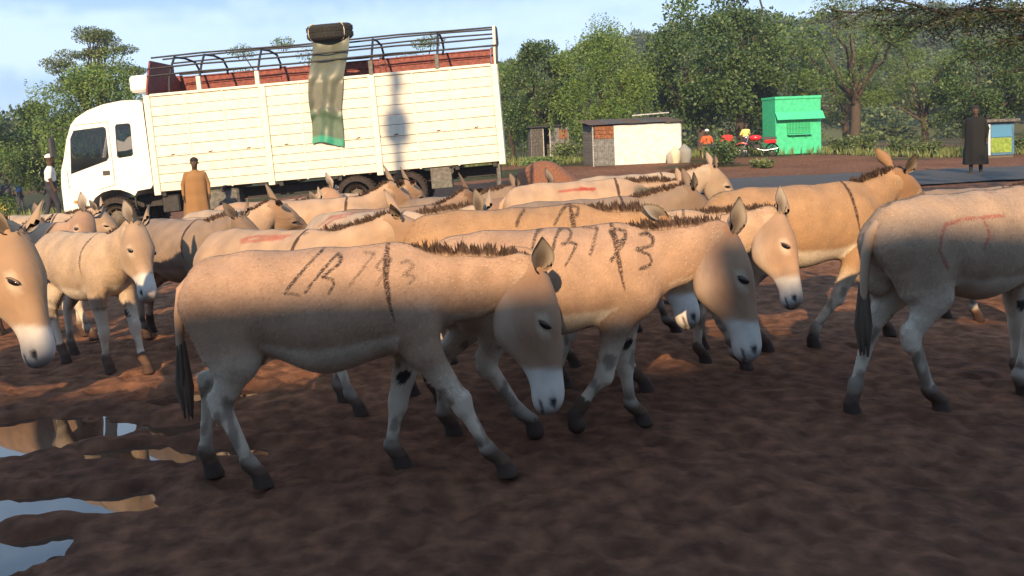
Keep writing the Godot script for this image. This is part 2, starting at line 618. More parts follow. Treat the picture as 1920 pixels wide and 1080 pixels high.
	for i in int(p.get("hairs", 0)):
		var k := r4.randi_range(0, nv - 1)
		var q := mb.v[k]
		if q.y < 0.42: continue
		var g := mb.n[k]
		var flow := Vector3(-1.0, -0.55 - 0.5 * r4.randf(), 0.0)
		flow = (flow - g * flow.dot(g)).normalized()
		var wide := g.cross(flow)
		q += (wide * r4.randf_range(-0.6, 0.6) + flow * r4.randf_range(-0.6, 0.6)) * cell - g * 0.001
		flow = (flow + wide * r4.randfn() * 0.25 + g * 0.16).normalized()
		var len := r4.randf_range(0.014, 0.030)
		var cc := mb.c[k] * r4.randf_range(0.62, 1.12)
		var nn := (g + wide * r4.randfn() * 0.12).normalized()
		var w := 0.0021
		hair.vert(q - wide * w, nn, cc); hair.vert(q + wide * w, nn, cc); hair.vert(q + flow * len, nn, cc)
		var i0 := hair.v.size() - 3
		if (hair.v[i0 + 1] - hair.v[i0]).cross(hair.v[i0 + 2] - hair.v[i0]).dot(nn) > 0.0: hair.ix.append_array(PackedInt32Array([i0, i0 + 2, i0 + 1]))
		else: hair.ix.append_array(PackedInt32Array([i0, i0 + 1, i0 + 2]))
	# the head: rings along the face
	var prof0 := [[-0.085, 0.03, -0.045, 0.035], [-0.05, 0.06, -0.085, 0.058], [0.0, 0.078, -0.12, 0.078], [0.06, 0.09, -0.15, 0.092], [0.12, 0.098, -0.178, 0.10], [0.18, 0.1, -0.196, 0.103], [0.235, 0.094, -0.198, 0.098], [0.285, 0.085, -0.176, 0.084], [0.335, 0.076, -0.14, 0.070], [0.385, 0.068, -0.11, 0.061], [0.43, 0.062, -0.094, 0.058], [0.475, 0.058, -0.088, 0.062], [0.52, 0.053, -0.092, 0.067], [0.555, 0.042, -0.09, 0.064], [0.582, 0.024, -0.078, 0.054], [0.598, 0.0, -0.06, 0.036], [0.604, -0.018, -0.046, 0.018]]
	var prof := []
	for i in prof0.size() - 1:
		for k in 2:
			var row := []
			for c4 in 4:
				var pa: float = prof0[maxi(i - 1, 0)][c4]
				var pb: float = prof0[i][c4]
				var pc: float = prof0[i + 1][c4]
				var pd: float = prof0[mini(i + 2, prof0.size() - 1)][c4]
				row.append(cubic_interpolate(pb, pc, pa, pd, k * 0.5))
			prof.append(row)
	prof.append(prof0[-1])
	var rings := []
	var cols := []
	var sides := 32
	var muzzle := Color(0.68, 0.61, 0.54)
	var hk: float = p.get("head", 1.08)
	for q in prof:
		var r := PackedVector3Array()
		var cc := []
		for j in sides:
			var a := TAU * j / sides
			var ca := cos(a)
			var sa := sin(a)
			var pw := 0.82
			var vv: float = (q[1] + q[2]) * 0.5 + (q[1] - q[2]) * 0.5 * signf(ca) * pow(absf(ca), pw)
			var ww: float = q[3] * signf(sa) * pow(absf(sa), pw)
			# narrower towards the jaw, a ridge over the eye
			var low: float = clampf((q[1] - vv) / (q[1] - q[2]), 0.0, 1.0)
			ww *= 1.0 - 0.30 * low * low
			var eye := Vector2((q[0] - 0.19) / 0.055, (vv - 0.060) / 0.026).length()
			ww += signf(sa) * 0.014 * exp(-eye * eye)
			var hol := Vector2((q[0] - 0.215) / 0.045, (vv - 0.030) / 0.022).length()
			ww -= signf(sa) * 0.007 * exp(-hol * hol)
			var bony := Vector2((q[0] - 0.30) / 0.09, (vv - 0.012 + (q[0] - 0.30) * 0.25) / 0.016).length()
			ww += signf(sa) * 0.008 * exp(-bony * bony)
			var chk := Vector2((q[0] - 0.34) / 0.05, (vv + 0.045) / 0.03).length()
			ww -= signf(sa) * 0.007 * exp(-chk * chk)
			var jaw := Vector2((q[0] - 0.18) / 0.10, (vv + 0.10) / 0.07).length()
			ww += signf(sa) * 0.010 * exp(-jaw * jaw)
			var nst := Vector2((q[0] - 0.545) / 0.025, (vv - 0.002) / 0.014).length()
			ww -= signf(sa) * 0.010 * exp(-nst * nst)
			var lip := (vv + 0.055) / 0.007
			if q[0] > 0.50: ww -= signf(sa) * 0.004 * exp(-lip * lip)
			var pos: Vector3 = poll + (nose * q[0] + brow * vv + lat * ww) * hk
			r.append(pos)
			var nz := fn.get_noise_3d(pos.x * 300.0 + sd * 13.0, pos.y * 300.0, pos.z * 300.0)
			var c := coat * Color(0.92, 0.86, 0.82) * (0.96 + 0.10 * nz)
			if q[0] < 0.0: c = c.lerp(coat * 0.75, 0.3)
			c = c.lerp(pale, 0.30 * sstep(-0.06, -0.15, vv))
			var ring := Vector2((q[0] - 0.215) / 0.065, (vv - 0.030) / 0.040).length()
			c = c.lerp(pale, 0.5 * sstep(1.0, 0.5, ring))
			c = c.lerp(coat * Color(0.80, 0.70, 0.62), 0.55 * sstep(0.03, 0.075, vv) * sstep(0.02, 0.10, q[0]) * sstep(0.42, 0.33, q[0]))
			c = c.lerp(muzzle, sstep(0.392, 0.425, q[0] - 0.22 * vv + nz * 0.025))
			var nos := Vector2((q[0] - 0.548) / 0.022, (vv - 0.002) / 0.012).length()
			if nos < 1.15 and absf(ww) > 0.02: c = Color(0.03, 0.025, 0.025)
			c = c.lerp(Color(0.22, 0.19, 0.18), 0.7 * sstep(0.545, 0.592, q[0] + nz * 0.03))
			if q[0] > 0.53 and absf(vv + 0.055) < 0.006: c = Color(0.08, 0.06, 0.055)
			cc.append(c)
		rings.append(r)
		cols.append(cc)
	var h0 := mb.v.size()
	mb.loft(rings, cols)
	for i in range(h0, mb.v.size()): mb.uv[i] = Vector2(0.62 + (mb.v[i].z + mb.v[i].x - 1.0) * 0.3, 0.55 - (mb.v[i].y - 0.8) * 0.4)
	# ears: a curled leaf with an outside and a pale inside
	var ears: Array = p.get("ears", [Vector3(-0.75, 0.35, 0.45), Vector3(-0.75, 0.35, -0.45)])
	for e in 2:
		var s := 1.0 if e == 0 else -1.0
		var ed: Vector3 = (nose * ears[e].x + brow * ears[e].y + lat * ears[e].z).normalized()
		var opn: Vector3 = (nose * 0.25 + brow * 0.55 + lat * s * 0.8)
		if p.has("ear_open"):
			var eo: Vector3 = p["ear_open"][e]
			opn = nose * eo.x + brow * eo.y + lat * eo.z
		opn = (opn - ed * opn.dot(ed)).normalized()
		var across := ed.cross(opn)
		var start := poll + (brow * 0.055 + lat * s * 0.052) * hk
		var elen: float = p.get("ear_len", 0.22)
		for face in 2:
			var er := []
			var ecs := []
			for i in 9:
				var t := i / 8.0
				var wid: float = p.get("ear_wide", 0.050) * (sin(PI * pow(t, 0.72) * 0.93 + 0.22)) * (1.0 - 0.15 * t) + 0.004
				var curl := lerpf(2.5, 0.75, sstep(0.0, 0.75, t))
				var line := PackedVector3Array()
				var lc := []
				for j in 9:
					var u := j / 8.0 * 2.0 - 1.0
					var a := u * curl
					var rr := wid / maxf(curl, 0.3) * 1.25
					var o := across * sin(a) * rr + opn * ((1.0 - cos(a)) * rr - 0.028 - (0.006 if face == 0 else 0.0))
					line.append(start + ed * (t * elen) + o + opn * 0.018 * t * t)
					var cin := Color(0.46, 0.39, 0.32).lerp(Color(0.11, 0.075, 0.055), 0.9 * sstep(0.8, 0.15, absf(u)) * sstep(0.9, 0.35, t))
					var cout := coat * 0.85
					var ce := cout if face == 0 else cin
					ce = ce.lerp(dark, 0.85 * sstep(0.86, 0.97, t) + (0.55 if absf(u) > 0.9 and t > 0.35 else 0.0))
					lc.append(ce)
				er.append(line)
				ecs.append(lc)
			var b := mb.v.size()
			for i in 9:
				for j in 9:
					var du: Vector3 = er[i][mini(j + 1, 8)] - er[i][maxi(j - 1, 0)]
					var dv: Vector3 = er[mini(i + 1, 8)][j] - er[maxi(i - 1, 0)][j]
					var g := du.cross(dv).normalized()
					if (g.dot(opn) > 0.0) != (face == 1): g = -g
					mb.vert(er[i][j], g, ecs[i][j], Vector2(0.02, 0.02))
			for i in 8:
				for j in 8:
					var a := b + i * 9 + j
					var tri := [a, a + 1, a + 9, a + 1, a + 10, a + 9]
					if (mb.v[a + 1] - mb.v[a]).cross(mb.v[a + 9] - mb.v[a]).dot(mb.n[a]) > 0.0:
						tri = [a, a + 9, a + 1, a + 1, a + 9, a + 10]
					mb.ix.append_array(PackedInt32Array(tri))
	# eyes
	var eyes := []
	for s in [1.0, -1.0]:
		var em := MB.new()
		var ec: Vector3 = poll + (nose * 0.215 + brow * 0.031 + lat * s * 0.092) * hk
		var ea := (nose * 0.66 + brow * 0.75).normalized()
		var eb := (brow * 0.66 - nose * 0.75).normalized()
		var bs := Basis(ea * 0.034, eb * 0.0165, lat * s * 0.012)
		if bs.determinant() < 0.0: bs = Basis(ea * 0.034, -eb * 0.0165, lat * s * 0.012)
		var pr := []
		for i in 7:
			var a := -PI / 2 + PI * i / 6
			pr.append([maxf(cos(a), 0.03), sin(a)])
		em.lathe(Transform3D(bs, ec), pr, 12, Color(0.012, 0.009, 0.008))
		# upper lid
		var lid := []
		for i in 7:
			var a := lerpf(-1.3, 1.3, i / 6.0)
			lid.append(ec + ea * sin(a) * 0.041 + eb * (cos(a) * 0.014 - 0.001) + lat * s * 0.007)
		mb.tube(lid, [0.002, 0.005, 0.006, 0.006, 0.006, 0.005, 0.002], 6, coat * 0.62)
		eyes.append(em)
	# mane: upright tufts along the crest
	var mane := MB.new()
	var r3 := RandomNumberGenerator.new()
	r3.seed = sd + 77
	var crest0 := Vector3(0.40, 1.12, 0)
	var crest1 := poll + Vector3(0, 0.045, 0) - nose * 0.05
	var cn := nd.normalized()
	var cup := side.cross(cn)
	if cup.y < 0.0: cup = -cup
	var count := 520
	for i in count:
		var t := (i + r3.randf()) / count
		var b: Vector3 = crest0.lerp(crest1, t)
		b += cup * (0.020 * sin(PI * t)) * (-1.0 if poll.y > 1.15 else 0.3)
		b += side * r3.randf_range(-0.016, 0.016)
		var hgt := r3.randf_range(0.026, 0.052) * (1.0 + 0.55 * fn.get_noise_2d(t * 2600.0, sd * 50.0)) * (0.5 + 0.5 * sstep(0.0, 0.12, t)) * (1.0 - 0.35 * sstep(0.85, 1.0, t))
		var lean := cn * (r3.randf_range(-0.02, 0.015) + 0.05 * fn.get_noise_2d(t * 1800.0, sd * 70.0 + 9.0)) + side * r3.randf_range(-0.022, 0.022)
		var tip := b + cup * hgt + lean
		var wv := cn * 0.0065 + side * r3.randf_range(-0.006, 0.006)
		var base_c := coat.lerp(pale, 0.2)
		var tip_c := Color(0.060, 0.034, 0.022) * r3.randf_range(0.6, 1.5)
		b -= cup * 0.03
		var i0 := mane.v.size()
		var nn := (wv.cross(tip - b)).normalized()
		var back := r3.randf() < 0.5
		if back: nn = -nn
		nn = (nn + cup * 0.3).normalized()
		mane.vert(b - wv, nn, base_c); mane.vert(b + wv, nn, base_c)
		mane.vert(b.lerp(tip, 0.42) - wv * 0.9, nn, tip_c); mane.vert(b.lerp(tip, 0.42) + wv * 0.9, nn, tip_c); mane.vert(tip, nn, tip_c * 0.8)
		if back: mane.ix.append_array(PackedInt32Array([i0, i0 + 1, i0 + 2, i0 + 1, i0 + 3, i0 + 2, i0 + 2, i0 + 3, i0 + 4]))
		else: mane.ix.append_array(PackedInt32Array([i0, i0 + 2, i0 + 1, i0 + 1, i0 + 2, i0 + 3, i0 + 2, i0 + 4, i0 + 3]))
	var lock := MB.new()
	for i in 14:
		var b: Vector3 = poll + brow * 0.07 + nose * r3.randf_range(-0.05, 0.02) + lat * r3.randf_range(-0.025, 0.025)
		var tip: Vector3 = b + brow * 0.03 + nose * r3.randf_range(-0.03, 0.05) + lat * r3.randf_range(-0.02, 0.02)
		var i0 := lock.v.size()
		lock.vert(b - lat * 0.006, brow, dark * 2.0); lock.vert(b + lat * 0.006, brow, dark * 2.0); lock.vert(tip, brow, dark * 2.0)
		lock.ix.append_array(PackedInt32Array([i0, i0 + 2, i0 + 1]) if lat.cross(nose).dot(brow) < 0.0 else PackedInt32Array([i0, i0 + 1, i0 + 2]))
	# tail
	var tail := MB.new()
	var sw: float = p.get("tail", 0.0)
	var tp := [Vector3(-0.63, 1.02, 0), Vector3(-0.685, 0.97, sw * 0.1), Vector3(-0.71, 0.85, sw * 0.3), Vector3(-0.715, 0.70, sw * 0.5), Vector3(-0.71, 0.58, sw * 0.7)]
	tail.tube(tp, [0.034, 0.032, 0.026, 0.022, 0.020], 8, coat * 0.85)
	for i in 46:
		var a := r3.randf() * TAU
		var q: Vector3 = tp[4] + Vector3(cos(a) * 0.014, r3.randf_range(-0.04, 0.14), sin(a) * 0.014)
		var q2: Vector3 = tp[4] + Vector3(cos(a) * 0.034, -0.10, sin(a) * 0.034 + sw * 0.1)
		var q3: Vector3 = tp[4] + Vector3(cos(a) * 0.020 + 0.01, r3.randf_range(-0.27, -0.19), sin(a) * 0.020 + sw * 0.2)
		tail.tube([q, q2, q3], [0.010, 0.013, 0.003], 5, dark.lerp(coat, 0.12) * r3.randf_range(0.8, 1.6))
	return {"body": mb, "eyes": eyes, "mane": mane, "lock": lock, "hair": hair, "tail": tail}


func put_donkey(parts: Dictionary, fur_m: Material, label: String, at: Vector3, turn: float, k: float, group := "") -> Node3D:
	var o := thing("donkey", label, "donkey", group)
	o.position = at
	o.rotation.y = turn
	o.scale = Vector3.ONE * k
	if parts["body"] is MB:
		parts["body"] = parts["body"].mesh(fur_m)
		parts["mane"] = parts["mane"].mesh(M.hair)
		parts["tail"] = parts["tail"].mesh(M.hair)
		parts["lock"] = parts["lock"].mesh(M.hair)
		parts["hair"] = parts["hair"].mesh(M.hair) if parts["hair"].v.size() > 0 else null
		parts["eyes"] = [parts["eyes"][0].mesh(M.eye), parts["eyes"][1].mesh(M.eye)]
	var b := part("body", parts["body"], null, o)
	if fur_m: b.material_override = fur_m
	part("mane", parts["mane"], null, o)
	if parts["hair"]: part("coat_hair", parts["hair"], null, o).set_meta("kind", "stuff")
	part("forelock", parts["lock"], null, o)
	part("tail", parts["tail"], null, o)
	for e in parts["eyes"]: part("eye", e, null, o)
	return o


# ---------------------------------------------------------------- people

# q: shirt, trousers, skin colours, sit, arms [near elbow, near wrist, off elbow, off wrist], facing +x
func make_person(called: String, label: String, q: Dictionary, at: Vector3, turn: float) -> Node3D:
	var o := thing(called, label, "person")
	o.position = at
	o.rotation.y = turn
	o.scale = Vector3.ONE * q.get("scale", 1.0)
	var Z := Vector3(0, 0, 1)
	var sit: bool = q.get("sit", false)
	var dy := -0.45 if sit else 0.0
	var B := []
	var hip := Vector3(0, 0.92 + dy, 0)
	var lean: float = q.get("lean", 0.0)
	var chest := hip + Vector3(lean * 0.4, 0.36, 0)
	var neck := hip + Vector3(lean * 0.55, 0.54, 0)
	var head := neck + Vector3(0.025 + lean * 0.1, 0.16, 0)
	B.append(bone(hip, hip + Vector3(lean * 0.2, 0.2, 0), 0.125, 0.115, 2, Z, 1.25, 0.05))
	B.append(bone(hip + Vector3(lean * 0.2, 0.18, 0), chest, 0.115, 0.13, 1, Z, 1.35, 0.06))
	B.append(bone(chest + Vector3(0, 0.09, -0.12), chest + Vector3(0, 0.09, 0.12), 0.075, 0.075, 1, Z, 1.0, 0.07))
	B.append(bone(neck, neck + Vector3(0.01, 0.09, 0), 0.058, 0.055, 0, Z, 1.0, 0.03))
	B.append(bone(head + Vector3(-0.012, 0.035, 0), head + Vector3(0.012, -0.05, 0), 0.096, 0.072, 0, Z, 0.86, 0.02))
	B.append(bone(head + Vector3(0.088, 0.0, 0), head + Vector3(0.108, -0.03, 0), 0.012, 0.016, 0, Z, 0.9, 0.02))
	var st: float = q.get("stride", 0.06)
	for s in [1.0, -1.0]:
		var h2 := hip + Vector3(0, -0.03, 0.09 * s)
		var knee := Vector3(st * s + 0.02, 0.49, 0.095 * s)
		var ank := Vector3(st * s * 1.6 - 0.03, 0.09, 0.095 * s)
		if sit:
			knee = Vector3(0.42, 0.50, 0.12 * s)
			ank = Vector3(0.40, 0.09, 0.12 * s)
		B.append(bone(h2, knee, 0.088, 0.060, 2, Z, 1.0, 0.05))
		B.append(bone(knee, ank, 0.060, 0.042, 2, Z, 1.0, 0.03))
		B.append(bone(ank + Vector3(-0.02, -0.05, 0), ank + Vector3(0.15, -0.06, 0), 0.038, 0.030, 3, Z, 1.1, 0.03))
	var arms: Array = q.get("arms", [Vector3(-0.03, 1.16, 0.27), Vector3(0.05, 0.92, 0.27), Vector3(-0.03, 1.16, -0.27), Vector3(0.05, 0.92, -0.27)])
	var sleeve: int = q.get("sleeve", 0)
	var hands := []
	for e in 2:
		var s := 1.0 if e == 0 else -1.0
		var sh := chest + Vector3(0, 0.10, 0.185 * s)
		var el: Vector3 = arms[e * 2] + Vector3(0, dy, 0)
		var wr: Vector3 = arms[e * 2 + 1] + Vector3(0, dy, 0)
		B.append(bone(sh, el, 0.058, 0.044, 1, Z, 1.0, 0.04))
		B.append(bone(el, wr, 0.043, 0.030, 1 if sleeve == 1 else 0, Z, 1.0, 0.02))
		var hd := (wr - el).normalized()
		B.append(bone(wr, wr + hd * 0.075, 0.030, 0.036, 0, Z, 0.7, 0.02))
		hands.append([wr, hd, s])
	var mb := MB.new()
	var cs := [q.get("skin", Color(0.07, 0.040, 0.026)), q.get("shirt", Color(0.5, 0.5, 0.5)), q.get("trousers", Color(0.04, 0.04, 0.05)), Color(0.03, 0.025, 0.02)]
	var colour := func(p: Vector3, id: int, _g: Vector3) -> Color:
		return cs[id] * (1.0 + 0.18 * fn.get_noise_3d(p.x * 300.0, p.y * 300.0, p.z * 300.0))
	skin(mb, B, q.get("cell", 0.022), colour, func(_p: Vector3) -> Vector2: return Vector2.ZERO, 0.0)
	for hnd in hands:
		var wr: Vector3 = hnd[0]
		var hd: Vector3 = hnd[1]
		var fw := Vector3(1, 0, 0)
		fw = (fw - hd * fw.dot(hd)).normalized()
		var sd := Vector3(0, 0, -hnd[2])
		var len := [0.062, 0.075, 0.070, 0.055]
		for k in 4:
			var b: Vector3 = wr + hd * 0.085 + fw * (0.030 - k * 0.020)
			mb.tube([b, b + hd * len[k] * 0.55 + sd * 0.006, b + hd * len[k] + sd * 0.022], [0.010, 0.009, 0.006], 5, cs[0])
		var tb: Vector3 = wr + hd * 0.03 + fw * 0.028
		mb.tube([tb, tb + hd * 0.03 + fw * 0.022, tb + hd * 0.062 + fw * 0.024 + sd * 0.01], [0.012, 0.010, 0.007], 5, cs[0])
	for s in [1.0, -1.0]:
		mb.ball(head + Vector3(0.078, 0.012, 0.032 * s), Vector3(0.008, 0.009, 0.014), Color(0.35, 0.33, 0.3), 4, 6)
		mb.ball(head + Vector3(0.085, 0.012, 0.032 * s), Vector3(0.004, 0.007, 0.007), Color(0.01, 0.008, 0.006), 4, 6)
		mb.ball(head + Vector3(-0.008, 0.0, 0.084 * s), Vector3(0.018, 0.030, 0.010), cs[0] * 0.9, 4, 6)
	mb.ball(head + Vector3(0.085, -0.062, 0), Vector3(0.008, 0.007, 0.026), cs[0] * 0.6, 4, 6)
	part("body", mb, M.cloth, o)
	var hair := MB.new()
	var pr := []
	for i in 6:
		var a := i / 5.0 * 1.55
		pr.append([maxf(cos(a), 0.03), sin(a)])
	hair.lathe(Transform3D(Basis.from_scale(Vector3(0.106, 0.092, 0.096)), head + Vector3(-0.018, 0.045, 0)), pr, 14, q.get("hat", Color(0.012, 0.010, 0.010)))
	part("cap" if q.has("hat") else "hair", hair, M.cloth, o)
	if q.has("robe"):
		var rb := MB.new()
		var rings := []
		var cl := []
		for i in 13:
			var t := i / 12.0
			var y := lerpf(1.47, 0.26, t)
			var r := PackedVector3Array()
			for j in 28:
				var a := TAU * j / 28
				var f := 1.0 + 0.10 * t * sin(a * 7.0 + t * 2.0) + 0.06 * t * sin(a * 11.0)
				var wd := lerpf(0.07, 0.215, sstep(0.0, 0.10, t)) + 0.07 * t
				var dp := lerpf(0.07, 0.13, sstep(0.0, 0.14, t)) + 0.09 * t
				r.append(Vector3(cos(a) * dp * f, y, sin(a) * wd * f))
			rings.append(r)
			cl.append(q["robe"] * (1.0 + 0.08 * sin(i * 2.3)))
		rb.loft(rings, cl, false)
		part("robe", rb, M.cloth, o)
	if q.has("skirt"):
		pass
	return o


# ---------------------------------------------------------------- plants

func leaf(mb: MB, p: Vector3, along: Vector3, wide: Vector3, col: Color) -> void:
	var i := mb.v.size()
	var nn := wide.cross(along).normalized()
	mb.vert(p, nn, col); mb.vert(p + along * 0.5 + wide, nn, col); mb.vert(p + along, nn, col); mb.vert(p + along * 0.45 - wide, nn, col)
	mb.ix.append_array(PackedInt32Array([i, i + 2, i + 1, i, i + 3, i + 2]))


# clumps: [centre, radius, count]
func leaves(mb: MB, clumps: Array, size: float, a: Color, b: Color, droop := 0.0, flat := 1.0, thin := 0.35) -> void:
	for q in clumps:
		var tone := rng.randf()
		for k in int(q[2]):
			var d := Vector3(rng.randfn(), rng.randfn(), rng.randfn()).normalized()
			var r: float = q[1] * pow(rng.randf(), 0.45)
			var p: Vector3 = q[0] + d * r * Vector3(1, flat, 1)
			var al := (Vector3(rng.randfn(), rng.randfn() * 0.7, rng.randfn()).normalized() + d * 0.5 + Vector3(0, -droop, 0)).normalized()
			var w := al.cross(Vector3(rng.randfn(), rng.randfn(), rng.randfn())).normalized()
			var s := size * rng.randf_range(0.6, 1.5)
			leaf(mb, p, al * s, w * s * thin, a.lerp(b, clampf(tone * 0.6 + rng.randf() * 0.5, 0.0, 1.0)))


# a strand of hanging leaves
func strand(mb: MB, p: Vector3, len: float, size: float, a: Color, b: Color) -> void:
	var q := p
	var out := Vector3(rng.randfn() * 0.3, 0, rng.randfn() * 0.3)
	var n := int(len / (size * 0.55))
	var tone := rng.randf()
	for k in n:
		var t := float(k) / n
		q += (out * (1.0 - t) * 0.6 + Vector3(0, -1, 0)).normalized() * len / n
		for s in 2:
			var al := Vector3(rng.randfn(), rng.randf_range(-1.2, 0.1), rng.randfn()).normalized()
			var w := al.cross(Vector3(rng.randfn(), rng.randfn(), rng.randfn())).normalized()
			leaf(mb, q, al * size * rng.randf_range(0.6, 1.3), w * size * 0.22, a.lerp(b, clampf(tone * 0.6 + rng.randf() * 0.4, 0.0, 1.0)))


func limb(mb: MB, a: Vector3, b: Vector3, r0: float, r1: float, col: Color, bend := 0.12) -> void:
	var pts := []
	var rad := []
	var L := (b - a).length()
	for i in 6:
		var t := i / 5.0
		pts.append(a.lerp(b, t) + Vector3(rng.randfn(), rng.randfn() * 0.5, rng.randfn()) * bend * L * 0.3 * sin(PI * t))
		rad.append(lerpf(r0, r1, t))
	mb.tube(pts, rad, 7, col)


# kind: 0 weeping light green, 1 dark broad crown, 2 flat acacia, 3 loose acacia, 4 bushy round
func make_tree(kind: int, tall: float, wide: float, sd: int) -> Dictionary:
	rng.seed = sd
	var tr := MB.new()
	var cr := MB.new()
	var bark := Color(0.16, 0.12, 0.085) * rng.randf_range(0.8, 1.2)
	var clumps := []
	var fork := Vector3(rng.randfn() * 0.1, tall * 0.28, rng.randfn() * 0.1)
	if kind == 2: fork.y = tall * 0.42
	if kind == 4: fork.y = tall * 0.16
	var r0 := tall * 0.022 + 0.04
	limb(tr, Vector3(0, -0.3, 0), fork, r0 * 1.25, r0 * 0.9, bark, 0.05)
	var n := {0: 26, 1: 30, 2: 34, 3: 22, 4: 22}[kind] as int
	for i in n:
		var a := TAU * i * 0.618 + rng.randf() * 0.5
		var rr := sqrt((i + 0.5) / n)
		var c := Vector3.ZERO
		if kind == 2:
			var layer := i % 4
			c = Vector3(cos(a) * wide * rr * (1.0 - 0.16 * layer), tall * (0.64 + 0.085 * layer + rng.randf() * 0.06), sin(a) * wide * rr * (1.0 - 0.16 * layer))
			clumps.append([c, wide * rng.randf_range(0.20, 0.32), 520])
		else:
			var up := rng.randf()
			var lo := 0.26 if kind != 4 else 0.12
			var prof := sin(PI * clampf(0.12 + up * 0.80, 0.0, 1.0))
			if kind == 3: prof = 0.35 + 0.65 * sin(PI * clampf(0.05 + up * 0.75, 0, 1))
			c = Vector3(cos(a) * wide * prof * (0.35 + 0.65 * rng.randf()), tall * (lo + (0.93 - lo) * up), sin(a) * wide * prof * (0.35 + 0.65 * rng.randf()))
			clumps.append([c, wide * rng.randf_range(0.20, 0.34), 560 if kind != 3 else 430])
		if i % 2 == 0 or kind == 2:
			var f2 := fork.lerp(Vector3(c.x * 0.35, c.y * 0.7, c.z * 0.35), 0.6)
			limb(tr, fork, f2, r0 * 0.55, r0 * 0.35, bark)
			limb(tr, f2, c, r0 * 0.35, r0 * 0.09, bark)
	match kind:
		0:
			leaves(cr, clumps, 0.11, Color(0.050, 0.105, 0.014), Color(0.135, 0.215, 0.030), 0.6, 1.0, 0.22)
			for q in clumps:
				for k in 16:
					strand(cr, q[0] + Vector3(rng.randfn(), rng.randfn() * 0.6, rng.randfn()) * q[1] * 0.8, rng.randf_range(0.6, 1.5), 0.11, Color(0.070, 0.13, 0.026), Color(0.15, 0.22, 0.045))
		1: leaves(cr, clumps, 0.115, Color(0.026, 0.060, 0.014), Color(0.072, 0.122, 0.028), 0.1, 0.85, 0.40)
		2: leaves(cr, clumps, 0.09, Color(0.055, 0.085, 0.026), Color(0.115, 0.15, 0.045), 0.0, 0.38, 0.3)
		3: leaves(cr, clumps, 0.095, Color(0.042, 0.086, 0.015), Color(0.105, 0.165, 0.028), 0.2, 0.55, 0.26)
		4: leaves(cr, clumps, 0.10, Color(0.034, 0.078, 0.014), Color(0.092, 0.155, 0.027), 0.1, 0.9, 0.36)
	return {"trunk": tr.mesh(M.bark), "crown": cr.mesh(M.leaf)}


func put_tree(t: Dictionary, called: String, label: String, at: Vector3, k: float, turn: float, group := "", cat := "tree") -> Node3D:
	var o := thing(called, label, cat, group)
	o.position = at
	o.rotation.y = turn
	o.scale = Vector3.ONE * k
	part("trunk", t.trunk, null, o)
	part("crown", t.crown, null, o)
	return o


func make_weed(called: String, label: String, at: Vector3, tall: float, wide: float, n: int, a: Color, b: Color, cat := "shrub", group := "") -> void:
	var o := thing(called, label, cat, group)
	o.position = at
	var st := MB.new()
	var lf := MB.new()
	for k in n:
		var an := rng.randf() * TAU
		var tip := Vector3(cos(an) * wide * rng.randf(), tall * rng.randf_range(0.5, 1.0), sin(an) * wide * rng.randf())
		var root := Vector3(tip.x * 0.35, -0.03, tip.z * 0.35)
		st.tube([root, root.lerp(tip, 0.5) + Vector3(0, 0.08, 0), tip], [0.014, 0.010, 0.004], 5, Color(0.09, 0.10, 0.04))
		for i in 16:
			var t := rng.randf_range(0.2, 1.0)
			var p := root.lerp(tip, t)
			var al := Vector3(rng.randfn(), rng.randf_range(-0.2, 0.9), rng.randfn()).normalized()
			var w := al.cross(Vector3(rng.randfn(), rng.randfn(), rng.randfn())).normalized()
			var s := rng.randf_range(0.08, 0.17)
			leaf(lf, p, al * s, w * s * 0.3, a.lerp(b, rng.randf()))
	part("stem", st, M.bark, o)
	part("foliage", lf, M.leaf, o)


# ---------------------------------------------------------------- corrugated sheet, planks

# a wavy sheet in the xy plane, waves running up y
func sheet(w: float, h: float, pitch := 0.076, amp := 0.012) -> MB:
	var mb := MB.new()
	var n := int(w / pitch * 6.0)
	for side in 2:
		var zz := -0.0015 if side == 0 else 0.0
		var b := mb.v.size()
		for i in n + 1:
			var x := w * i / n
			var a := x / pitch * TAU
			var z := sin(a) * amp + zz
			var nn := Vector3(-cos(a) * amp * TAU / pitch, 0, 1).normalized() * (1.0 if side == 1 else -1.0)
			var c := Color.WHITE * (0.93 + 0.07 * fn.get_noise_2d(x * 80.0, w * 100.0))
			mb.vert(Vector3(x, 0, z), nn, c, Vector2(x, 0)); mb.vert(Vector3(x, h, z), nn, c, Vector2(x, h))
		for i in n:
			var k := b + i * 2
			if side == 1: mb.ix.append_array(PackedInt32Array([k, k + 1, k + 2, k + 2, k + 1, k + 3]))
			else: mb.ix.append_array(PackedInt32Array([k, k + 2, k + 1, k + 2, k + 3, k + 1]))
	return mb


func place(o: Node3D, at: Vector3, rot := Vector3.ZERO) -> Node3D:
	o.position = at
	o.rotation = rot
	return o


